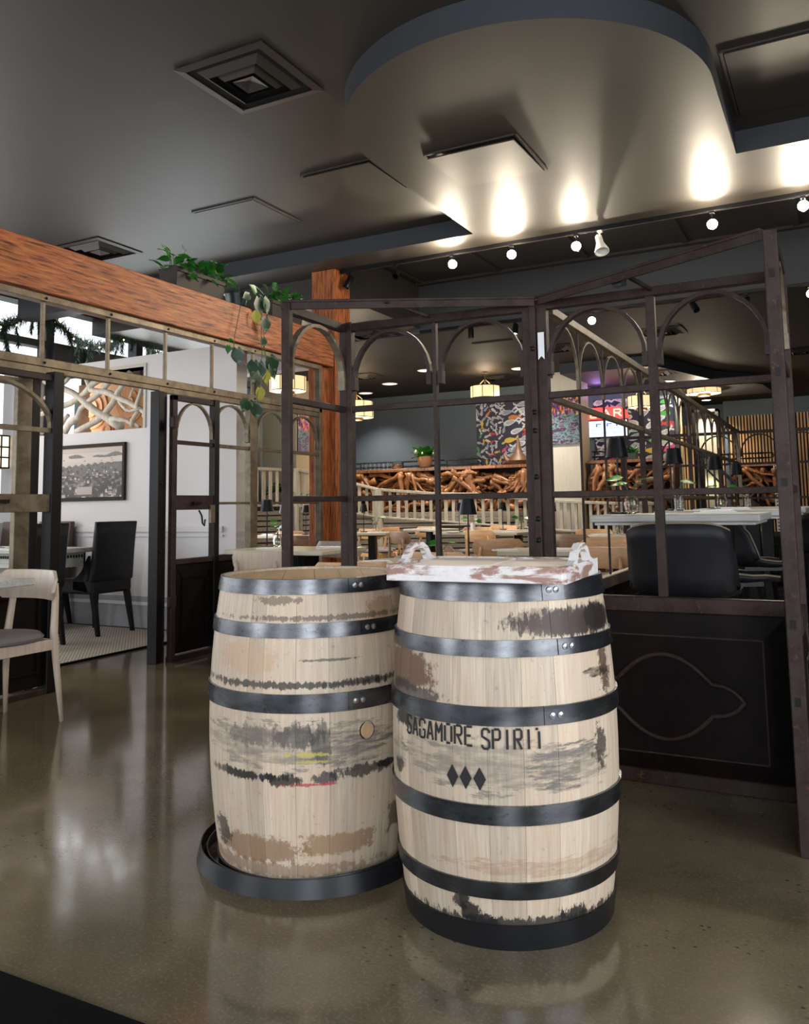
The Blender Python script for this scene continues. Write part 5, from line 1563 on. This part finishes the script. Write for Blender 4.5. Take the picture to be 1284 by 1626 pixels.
def ell(img, cx_, cy_, a, b_, ang, c, rim=None, tail=False, spots=0, rs=None):
    ny, nx = img.shape[:2]
    R_ = int(max(a, b_)*1.7)+2
    x0, x1 = max(0, int(cx_)-R_), min(nx, int(cx_)+R_); y0, y1 = max(0, int(cy_)-R_), min(ny, int(cy_)+R_)
    if x0 >= x1 or y0 >= y1: return
    Y, X = np.mgrid[y0:y1, x0:x1]
    dx, dy = X+.5-cx_, Y+.5-cy_
    u = dx*math.cos(ang)+dy*math.sin(ang); v = -dx*math.sin(ang)+dy*math.cos(ang)
    if tail:
        body = (np.abs(u)/a)**1.7+(np.abs(v)/(b_*np.clip(1-.35*u/a, .2, 1.4)))**2 < 1
        tl = (u > a*.8) & (u < a*1.4) & (np.abs(v) < (u-a*.75)*.9) & (np.abs(v) > (u-a*1.05)*.5)
        m = body | tl
    else: m = (u/a)**2+(v/b_)**2 < 1
    sub = img[y0:y1, x0:x1]
    sub[m] = c
    if rim is not None:
        inner = (np.abs(u)/a)**1.7+(np.abs(v)/b_)**2 < .5
        sub[m & inner] = rim
        if rs is not None:
            st_ = m & inner & (rs.random(m.shape) < .12); sub[st_] = c
def fish_mural(nx, ny, n, seed, dense=True, shoal=True):
    rs = np.random.RandomState(seed)
    img = np.zeros((ny, nx, 3)); img[:] = L3(20, 25, 56)
    img *= 1+.25*(rs.random((ny, nx, 1))-.5)
    for k in range(260):
        ell(img, rs.uniform(0, nx), rs.uniform(0, ny), 1.0, .8, 0, L3(70, 40, 84))
    placed = []
    pal = [L3(212, 214, 216), L3(196, 200, 206), L3(170, 180, 196), L3(224, 224, 222)]
    bright = [L3(228, 190, 66), L3(212, 120, 50), L3(120, 206, 178), L3(200, 44, 52), L3(70, 160, 66), L3(214, 74, 130), L3(226, 204, 170)]
    for k in range(n):
        big = rs.random()
        for _ in range(60):
            x = rs.uniform(0, nx); y = rs.uniform(0, ny)
            left = x < nx*.28 and shoal
            sx, sy = (9, 9) if left else (30, 9.5)
            if all(abs(x-q[0]) > sx or abs(y-q[1]) > sy for q in placed): break
        else: continue
        placed.append((x, y))
        a = rs.uniform(5, 8) if left else rs.uniform(12, 17)
        ang = rs.uniform(-1.6, 1.6) if left else rs.normal(.1, .2)+(PI if rs.random() < .6 else 0)
        br = rs.random() < (.28 if left or not shoal else .13)
        c = bright[rs.randint(len(bright))] if br else pal[rs.randint(4)]
        ell(img, x, y, a, a*.38, ang, c, None if br else c*.62, True, rs=rs)
    return img
t = thing('fish_mural', 'navy mural of pale fish on the back wall left of the limed column', 'mural', (-4.92, 14.074, 1.55))
MB().bb((-.95, 0, 0), (.95, .02, 1.42)).build('mural_board', 'black_print', t)
o = printed('mural_print', 1.9, 1.42, fish_mural(230, 170, 260, 2), parent=t); o.location = (0, -.004, 0)
t = thing('fish_mural', 'navy mural of coloured fish on the back wall, right of the limed column', 'mural', (-3.04, 14.074, 1.5))
MB().bb((-.66, 0, 0), (.66, .02, 1.36)).build('mural_board', 'black_print', t)
o = printed('mural_print', 1.32, 1.36, fish_mural(160, 164, 130, 7, shoal=False), parent=t); o.location = (0, -.004, 0)
def purple_art(nx, ny, seed):
    rs = np.random.RandomState(seed)
    img = np.zeros((ny, nx, 3)); img[:] = L3(54, 32, 64)
    for k in range(260):
        y = rs.uniform(ny*.45, ny); 
        ell(img, rs.uniform(0, nx), y, rs.uniform(2, 6), rs.uniform(.8, 2), rs.uniform(1.0, 2.1), [L3(170, 50, 150), L3(214, 110, 50), L3(110, 60, 160), L3(130, 150, 160), L3(60, 40, 90), L3(220, 170, 70)][rs.randint(6)])
    for k in range(46):
        ell(img, rs.uniform(0, nx), rs.uniform(0, ny*.55), rs.uniform(7, 12), rs.uniform(2.6, 4.2), rs.normal(0, .3), L3(96, 128, 128), L3(50, 66, 76), True, rs=rs)
    for k in range(60): ell(img, rs.uniform(0, nx), rs.uniform(0, ny*.5), 3, .9, rs.uniform(0, 3), L3(120, 44, 120))
    return img
t = thing('canvas_painting', 'purple and teal fish painting hung on the limed column', 'painting', (-3.90, 12.975, 2.06))
MB().bb((-.26, 0, 0), (.26, .024, .82)).build('canvas', 'black_print', t)
o = printed('painting_print', .52, .82, purple_art(70, 110, 3), parent=t); o.location = (0, -.003, 0)
t = thing('canvas_painting', 'dark narrow painting seen edge-on on the broad white column', 'painting', (-7.835, 11.40, 2.0), R(90))
MB().bb((-.18, -.0, 0), (.18, .015, .66)).build('canvas', 'black_print', t)
o = printed('painting_print', .36, .66, purple_art(40, 70, 9), parent=t); o.location = (0, -.004, 0)
# BAR sign and screen
t = thing('bar_sign', 'glowing red BAR sign above the bright screen', 'sign', (-3.46, 13.98, 2.52))
sh = [(-.34, 0), (.34, 0)]+[(.34*math.cos(PI*k/12), .02+.20*math.sin(PI*k/12)**.8) for k in range(13)]
MB().prism([(-.36, 0), (.36, 0), (.36, .08), (.32, .15), (.22, .2), (-.22, .2), (-.32, .15), (-.36, .08)], -.02, .02, Matrix.Rotation(R(90), 4, 'X')).build('sign_body', 'neon_red', t)
def letter(strokes, x, z, w, h, par, wd=.020):
    m = MB()
    for s_ in strokes:
        m.tube([(x+px*w, -.035, z+pz*h) for px, pz in s_], wd/2, 6)
    return m.build('neon_letter', 'neon_letter', par, 'all')
letter([[(0, 0), (0, 1), (.7, 1), (.9, .85), (.7, .52), (0, .52)], [(.7, .52), (1, .3), (.75, 0), (0, 0)]], -.26, .035, .12, .12, t)
letter([[(0, 0), (.5, 1), (1, 0)], [(.22, .38), (.78, .38)]], -.06, .035, .13, .12, t)
letter([[(0, 0), (0, 1), (.75, 1), (.95, .78), (.75, .52), (0, .52)], [(.45, .52), (1, 0)]], .14, .035, .12, .12, t)
img = np.zeros((40, 60, 3)); img[:] = L3(222, 234, 255)
for (x0, y0, x1, y1) in ((6, 6, 16, 12), (20, 6, 34, 12), (38, 6, 54, 12), (6, 16, 22, 20), (26, 16, 40, 20), (44, 16, 54, 20)):
    img[y0:y1, x0:x1] = L3(196, 212, 244)
for (x0, y0) in ((14, 25), (30, 25), (44, 25)):
    img[y0:y0+8, x0:x0+2] = L3(90, 110, 170); img[y0+6:y0+8, x0:x0+8] = L3(90, 110, 170); img[y0+3:y0+4, x0:x0+6] = L3(90, 110, 170)
t = thing('wall_screen', 'bright white menu screen below the red sign', 'screen', (-3.46, 13.97, 2.21))
MB().bb((-.36, 0, 0), (.36, .03, .30), ch=.003).build('screen_case', 'black_plastic', t)
o = printed('screen_face', .68, .27, img, 'screen_print', t); o.location = (0, -.004, .015)
l = bpy.data.lights.new('bar_glow', 'POINT'); l.energy = 4; l.color = (.45, .3, 1); l.shadow_soft_size = .1
o = bpy.data.objects.new('bar_glow', l); o.location = (-3.5, 13.6, 2.95); col.objects.link(o)
for x, y, e in ((-4.7, 13.2, 16), (-3.0, 13.2, 7)):
    l = bpy.data.lights.new('mural_spot', 'SPOT'); l.energy = e; l.color = (.86, .86, 1); l.spot_size = R(75); l.spot_blend = .7
    o = bpy.data.objects.new('mural_spot', l); o.location = (x, y, 3.15); o.rotation_euler = Vector((0, .9, -1.1)).to_track_quat('-Z', 'Y').to_euler(); col.objects.link(o)
# back area beyond the bar
t = thing('handrail', 'dark sloping stair handrail before the slatted wall', 'handrail')
MB().bar((-2.1, 14.9, 1.98), (-1.05, 14.9, .78), .05).bar((-2.1, 14.9, 1.75), (-1.15, 14.9, .62), .03).bb((-2.12, 14.88, 0), (-2.06, 14.94, 1.98)).bb((-1.1, 14.88, 0), (-1.04, 14.94, .85)).build('rail_body', 'black_metal', t)
t = thing('lattice_panel', 'small white slotted lattice panel at the end of the root bar', 'panel', (-.985, 15.9, 0))
m = MB()
for k in range(4): m.bb((-.07+.045*k, 0, .3), (-.055+.045*k, .01, 1.72))
for k in range(24): m.bb((-.07, .01, .32+.06*k), (.09, .02, .355+.06*k))
o = m.build('lattice', 'cream_white', t); o['kind'] = 'stuff'
t = thing('display_cabinet', 'tall dark-framed lit cabinet between mural and slatted wall', 'cabinet', (-2.1, 15.6, 0))
MB().bb((-.22, 0, 1.0), (-.17, .3, 2.75)).bb((.17, 0, 1.0), (.22, .3, 2.75)).bb((-.22, 0, 2.7), (.22, .3, 2.75)).bb((-.22, .0, 1.9), (.22, .3, 1.95)).bb((-.22, .28, 0), (.22, .3, 2.75)).bb((-.22, 0, 0), (.22, .3, 1.0)).build('cabinet_frame', 'black_metal', t)
MB().bb((-.17, .25, 1.95), (.17, .27, 2.7)).bb((-.17, .25, 1.0), (.17, .27, 1.9)).build('lit_back', 'limed_wall', t)
l = bpy.data.lights.new('cabinet_light', 'POINT'); l.energy = 3; l.color = (1, .85, .5)
o = bpy.data.objects.new('cabinet_light', l); o.location = (-2.1, 15.75, 1.4); col.objects.link(o)
# ------------------------------------------------------------------ private room wall: picture, driftwood screen, carved panel, garland
def town_print(nx, ny):
    rs = np.random.RandomState(4)
    img = np.zeros((ny, nx, 3))
    def g(v): return L3(v, v*.93, v*.87)
    for y in range(ny):
        v = y/ny
        img[y, :] = g(178+30*(v-.8)*2) if v > .9 else g(170)
    img[int(ny*.66):int(ny*.90)] = g(196)
    # far headland
    for x in range(nx):
        u = x/nx
        h = int(ny*(.845+.03*math.sin(u*9)+.02*math.sin(u*23))) if u > .2 else 0
        b_ = int(ny*(.80+.01*math.sin(u*15)))
        if u > .2: img[b_:h, x] = g(92+20*rs.random())
    for k in range(6): ell(img, rs.uniform(0, nx), ny*rs.uniform(.7, .78), 3, .7, 0, g(90))
    for y in range(int(ny*.70)):
        for x in range(nx): img[y, x] = g(70+40*rs.random())
    for x in range(nx):
        sh = int(ny*(.62+.10*(x/nx)+.02*math.sin(x*.35)))
        img[sh:int(ny*.72), x] = g(190)
    for k in range(360):
        yy = rs.uniform(0, 1)**.8*.68; y = ny*(.68-yy); x = rs.uniform(0, nx)
        s = 2.0+yy*17
        if y > ny*(.60+.10*(x/nx)): continue
        r_ = rs.random()
        if r_ < .5: ell(img, x, y, s*.7, s*.5, 0, g(30+24*rs.random()))
        else:
            w_, h_ = int(s*rs.uniform(.5, 1.1))+1, int(s*rs.uniform(.35, .7))+1
            x0, y0 = int(x), int(y)
            img[max(0, y0-h_):y0, x0:x0+w_] = g(rs.uniform(120, 205))
            for j in range(max(1, h_//2)): img[min(ny-1, y0+j), max(0, x0-1+j):max(0, x0+w_+1-j)] = g(rs.uniform(60, 120))
            if h_ > 3:
                for xx in range(x0+1, min(nx, x0+w_-1), 2): img[max(0, y0-h_//2), xx] = g(60)
    x0 = int(nx*.34)
    for y in range(int(ny*.03), int(ny*.23)):
        img[y, x0:int(nx*.56)] = g(168)
    img[int(ny*.03):int(ny*.07), x0:int(nx*.58)] = g(70)
    return img
t = thing('framed_photograph', 'large dark-framed sepia photograph of a harbour town on the white wall', 'picture', (-6.66, 5.925, 1.21))
fw2, fh = 1.02, .565
for lo, hi in (((-fw2/2, -.03, 0), (fw2/2, 0, .035)), ((-fw2/2, -.03, fh-.035), (fw2/2, 0, fh)), ((-fw2/2, -.03, .035), (-fw2/2+.035, 0, fh-.035)), ((fw2/2-.035, -.03, .035), (fw2/2, 0, fh-.035))):
    MB().bb(lo, hi, ch=.004).build('frame_side', 'slat_backing', t)
o = printed('photo_print', fw2-.06, fh-.06, town_print(190, 104), parent=t); o.location = (0, -.012, .03)
t = thing('wall_lantern', 'black-framed glowing lantern cut off by the left edge', 'lantern', (-7.99, 5.84, 1.58))
MB().bb((.02, -.12, 0), (.14, .06, .34)).build('lit_glass', 'lantern_glow', t)
m = MB()
for z in (0, .11, .22, .34): m.bb((.01, -.13, z-.008), (.15, .07, z+.008))
for x, y in ((.145, -.125), (.145, -.03), (.145, .065), (.08, -.125), (.015, -.125)): m.bb((x-.006, y-.006, 0), (x+.006, y+.006, .34))
m.build('lantern_cage', 'black_metal', t)
# driftwood branches filling the cut-out
t = thing('driftwood_screen', 'bleached driftwood branches filling the cut-out above the picture', 'screen', (0, 6.0, 0))
t.location = (0, 0, 0)
Yb = 5.985
br = [([(-7.42, 2.49), (-7.0, 2.33), (-6.62, 2.1), (-6.3, 1.93)], [.03, .035, .042, .045]), ([(-7.45, 2.14), (-7.05, 2.22), (-6.75, 2.35), (-6.55, 2.47)], [.03, .03, .032, .028]),
      ([(-7.1, 1.92), (-6.85, 2.15), (-6.5, 2.38), (-6.38, 2.5)], [.035, .032, .03, .026]), ([(-6.92, 1.91), (-6.6, 2.03), (-6.35, 2.28), (-6.18, 2.48)], [.032, .038, .03, .026]),
      ([(-6.82, 2.5), (-6.72, 2.34), (-6.45, 2.28), (-6.2, 2.17), (-6.0, 2.06), (-5.95, 1.96)], [.026, .03, .032, .03, .028, .02]), ([(-6.35, 2.28), (-6.3, 2.14), (-6.18, 2.08), (-6.02, 2.10)], [.016, .018, .016, .01]),
      ([(-6.15, 1.92), (-6.08, 2.15), (-5.98, 2.42)], [.026, .022, .018]), ([(-6.42, 2.02), (-6.25, 2.0), (-6.05, 1.92)], [.03, .024, .018]), ([(-6.2, 2.4), (-6.14, 2.3), (-6.18, 2.22)], [.008, .012, .012]),
      ([(-7.45, 1.95), (-7.2, 2.0), (-7.05, 2.1)], [.03, .028, .02]), ([(-7.4, 2.3), (-7.2, 2.4), (-7.05, 2.5)], [.024, .024, .02])]
random.seed(3)
for pts, rd in br:
    P = []
    RR = []
    for (a, b_), ra, rb_ in zip(zip(pts[:-1], pts[1:]), rd[:-1], rd[1:]):
        for k in range(3):
            u = k/3
            P.append((a[0]+(b_[0]-a[0])*u+random.uniform(-.008, .008), Yb+random.uniform(-.02, .02), a[1]+(b_[1]-a[1])*u+random.uniform(-.008, .008))); RR.append((ra+(rb_-ra)*u)*random.uniform(.85, 1.1))
    P.append((pts[-1][0], Yb, pts[-1][1])); RR.append(rd[-1])
    MB().tube(P, RR, 8).build('branch', 'driftwood', t, 'all')
rim.build('cutout_rim', 'limed_wall', t)
# carved timber door panels beyond the cut-out
t = thing('carved_door', 'honey-brown carved door with round raised panels beyond the branches', 'door', (-7.52, 7.0, 0))
MB().bb((-.56, 0, 0), (.56, .05, 2.62), ch=.004).build('door_slab', 'carved_door_wood', t)
for x, z, r_ in ((-.30, 2.32, .25), (.28, 2.34, .24), (-.02, 2.05, .12), (.30, 1.75, .2), (-.30, 1.75, .2)):
    for k, (ra, d) in enumerate(((r_, .02), (r_*.74, .035), (r_*.45, .05))):
        M = Matrix.Translation((x, 0, z)) @ Matrix.Rotation(R(90), 4, 'X')
        MB().lathe([(ra, 0), (ra*.97, d), (ra*.86, d*.9), (.0001, d*.9)], 28).xf(M).build('round_panel', 'carved_door_wood', t, True)
# pine garland with fairy lights along the window head
t = thing('pine_garland', 'pine garland with warm fairy lights swagged along the window head', 'garland')
random.seed(9)
ndl = MB(); stemp = []
def gpt(y):
    u = ((y-4.9) % 1.38)/1.38
    return Vector((-7.86, y, 3.42-.34*math.sin(PI*u)))
y = 4.2
while y < 8.6:
    p = gpt(y); stemp.append(p)
    for k in range(40):
        a = random.uniform(0, 2*PI)
        d = Vector((math.cos(a)*.5, random.uniform(-.6, .6), math.sin(a)-.35)).normalized()*random.uniform(.07, .13)
        s_ = Vector((random.uniform(-1, 1), random.uniform(-1, 1), random.uniform(-1, 1))).normalized()*.006
        b0 = p+Vector((0, random.uniform(-.03, .03), random.uniform(-.03, .03)))
        ndl.add([b0-s_, b0+s_, b0+d], [(0, 1, 2)])
    # drooping sprigs
    if random.random() < .32:
        q = p+Vector((random.uniform(-.05, .05), random.uniform(-.1, .1), -random.uniform(.12, .3)))
        for k in range(110):
            u = random.random(); b0 = p.lerp(q, u)
            d = (Vector((random.uniform(-.5, .5), random.uniform(-.6, .6), -.7))).normalized()*random.uniform(.05, .1)
            s_ = Vector((random.uniform(-1, 1), random.uniform(-1, 1), 0)).normalized()*.006
            ndl.add([b0-s_, b0+s_, b0+d], [(0, 1, 2)])
    y += .035
o = ndl.build('needle', 'pine_green', t); o['kind'] = 'stuff'
MB().tube(stemp, .012, 5).build('wire', 'stem_green', t)
BUL = MB().lathe([(.0001, -.012), (.01, 0), (.0001, .014)], 8).mesh('fairy_bulb', 'fairy_light', True)
y = 4.4
while y < 8.5:
    link('fairy_bulb', BUL, t, gpt(y)+Vector((.05, 0, random.uniform(-.06, .03)))); y += .19

# ------------------------------------------------------------------ planters and the trailing vine on the beam
def planter(label, y, L, seed, n):
    random.seed(seed)
    t = thing('planter_box', label, 'planter', (-4.58, y, 2.832), R(90))
    h = .165; wt, wb = .10, .075
    m = MB(); e = .02
    o_ = [(-L/2+e, -wb, 0), (L/2-e, -wb, 0), (L/2-e, wb, 0), (-L/2+e, wb, 0), (-L/2, -wt, h), (L/2, -wt, h), (L/2, wt, h), (-L/2, wt, h)]
    i_ = [(-L/2+.015, -wt+.012, h), (L/2-.015, -wt+.012, h), (L/2-.015, wt-.012, h), (-L/2+.015, wt-.012, h), (-L/2+.02, -wt+.015, h-.03), (L/2-.02, -wt+.015, h-.03), (L/2-.02, wt-.015, h-.03), (-L/2+.02, wt-.015, h-.03)]
    m.v = o_+i_
    m.f = [(3, 2, 1, 0)]+[(k, (k+1) % 4, 4+(k+1) % 4, 4+k) for k in range(4)]+[(4+k, 4+(k+1) % 4, 8+(k+1) % 4, 8+k) for k in range(4)]+[(8+k, 8+(k+1) % 4, 12+(k+1) % 4, 12+k) for k in range(4)]
    m.build('trough', 'planter_plastic', t)
    MB().bb((-L/2-.006, -wt-.006, h-.035), (L/2+.006, -wt+.004, h-.004), ch=.002).build('rim_band', 'planter_plastic', t)
    MB().bb((-L/2+.02, -wt+.016, h-.06), (L/2-.02, wt-.016, h-.03)).build('soil', 'soil', t)
    st_ = MB()
    for k in range(n):
        x = random.uniform(-L/2+.03, L/2-.03)*1.0; a = random.uniform(0, 2*PI)
        if k % 6 == 0: x = random.choice((-L/2, L/2))*random.uniform(.9, 1.12)
        hh = random.uniform(.0, .13)+(.05 if k % 5 == 0 else 0)
        q = Vector((x+.04*math.cos(a), .06*math.sin(a)-.03, h-.02+hh))
        st_.tube([(max(-L/2+.03, min(L/2-.03, x)), 0, h-.04), q], .0025, 4)
        put_leaf(t, q, (math.cos(a), math.sin(a)*.8-.2, random.uniform(-.9, 1.1)), random.uniform(1.4, 2.5), nrm=(0, -.7, .6))
    st_.build('stem', 'stem_green', t)
    return t
planter('long dark planter box of pothos on the beam above the doorway', 5.09, .58, 1, 70)
planter('short dark planter box of pothos beside the hanging vine', 6.28, .50, 2, 56)
random.seed(17)
t = thing('hanging_vine', 'satin pothos in a green plastic pot trailing down over the beam', 'plant', (-4.56, 5.62, 2.832))
MB().lathe([(.0001, .0), (.115, .0), (.125, .012), (.12, .016), (.0001, .012)], 20).build('saucer', 'green_pot', t, True)
MB().lathe([(.0001, .012), (.075, .012), (.105, .12), (.112, .122), (.112, .135), (.098, .135), (.09, .11), (.0001, .105)], 24).build('pot', 'green_pot', t, True)
def vine(pts, leaves, mesh=None):
    P = [Vector(p) for p in pts]
    MB().tube(P, .0032, 5).build('vine_stem', 'stem_green', t)
    for (y, z, dy, dz, s, mm_) in leaves:
        put_leaf(t, Vector((.165+random.uniform(0, .03), y-5.62, z-2.832)), (.12, dy, dz), s*1.35, {'s': SATIN, 'y': YLEAF, 'g': LEAF}[mm_], nrm=(1, -.4, .2))
rel = lambda l: [(.16, y-5.62, z-2.832) for y, z in l]
vine([(0, 0, .11), (.06, .04, .17), (.14, .09, .12)]+rel([(5.73, 2.85), (5.76, 2.73), (5.755, 2.56), (5.77, 2.42), (5.72, 2.33)]),
     [(5.66, 2.96, -.5, .3, 1.7, 'g'), (5.56, 2.92, -.8, -.4, 1.5, 's'), (5.72, 2.93, .1, -1, 2.4, 's'), (5.78, 2.94, .5, -1, 2.3, 's'), (5.67, 2.80, -.2, -1, 1.9, 'y'), (5.77, 2.76, .1, -1, 2.0, 's'), (5.74, 2.58, .1, -1, 1.3, 's'),
      (5.62, 2.36, -.3, -1, 2.0, 's'), (5.70, 2.36, 0, -1, 2.5, 's'), (5.84, 2.43, .4, -.9, 2.6, 's'), (5.80, 2.30, .4, -1, 2.2, 'y'), (5.66, 2.3, -.3, -1, 2.2, 's'), (5.86, 2.36, .6, -.9, 2.2, 's')])
vine([(.14, .12, .12)]+rel([(5.78, 2.75), (5.80, 2.5), (5.85, 2.32), (5.80, 2.22), (5.72, 2.15), (5.70, 2.06), (5.70, 1.98)]), [(5.72, 2.14, .1, -1, 2.0, 'y'), (5.56, 2.02, -.6, -.6, 2.2, 's'), (5.64, 2.0, .1, -1, 2.2, 's')])
vine([(.05, -.08, .13), (.12, -.12, .15)]+rel([(5.47, 2.80), (5.40, 2.55), (5.38, 2.42), (5.44, 2.34), (5.56, 2.30), (5.64, 2.2), (5.72, 2.2), (5.80, 2.22)]), [(5.40, 2.43, .1, -1, 2.2, 's'), (5.30, 2.44, -.2, -.9, 1.1, 'g'), (5.33, 2.5, -.7, -.3, .8, 'g')])
# plants beyond the opening
def palm(label, p, n, L, seed, z):
    random.seed(seed)
    t = thing('potted_palm', label, 'plant', p)
    MB().lathe([(.0001, 0), (.18, 0), (.22, .4), (.2, .4), (.18, .36), (.0001, .36)], 20).build('pot', 'black_plastic', t, True)
    MB().tube([(0, 0, .3), (0.02, 0, z*.6), (0, 0, z)], .03, 7).build('trunk', 'stem_green', t)
    for k in range(n):
        a = 2*PI*k/n+random.uniform(-.2, .2); el_ = random.uniform(.3, 1.3)
        m = MB(); prev = None; pts = []
        for j in range(9):
            u = j/8; rr_ = L*u*math.cos(el_*(1-u*.5)); zz = z+L*u*math.sin(el_)-L*.55*u*u
            pts.append(Vector((rr_*math.cos(a), rr_*math.sin(a), zz)))
        m.tube(pts, .006, 4)
        for j in range(1, 9):
            for s_ in (-1, 1):
                for h_ in (0, .5):
                    b0 = pts[j-1].lerp(pts[j], h_); dd_ = (pts[j]-pts[j-1]).normalized()
                    sd = Vector((-math.sin(a), math.cos(a), 0))*s_
                    tip = b0+(sd*.8+dd_*.6+Vector((0, 0, -.3))).normalized()*(.16-.008*j)
                    m.add([b0-dd_*.012, b0+dd_*.012, tip], [(0, 1, 2)])
        m.build('frond', 'palm_green', t)
palm('leafy palm beside the white column beyond the opening', (-7.42, 11.35, 0), 15, .34, 1, 1.25)
palm('taller green palm against the grey frame beyond the opening', (-7.80, 10.78, 0), 16, .32, 2, 1.38)
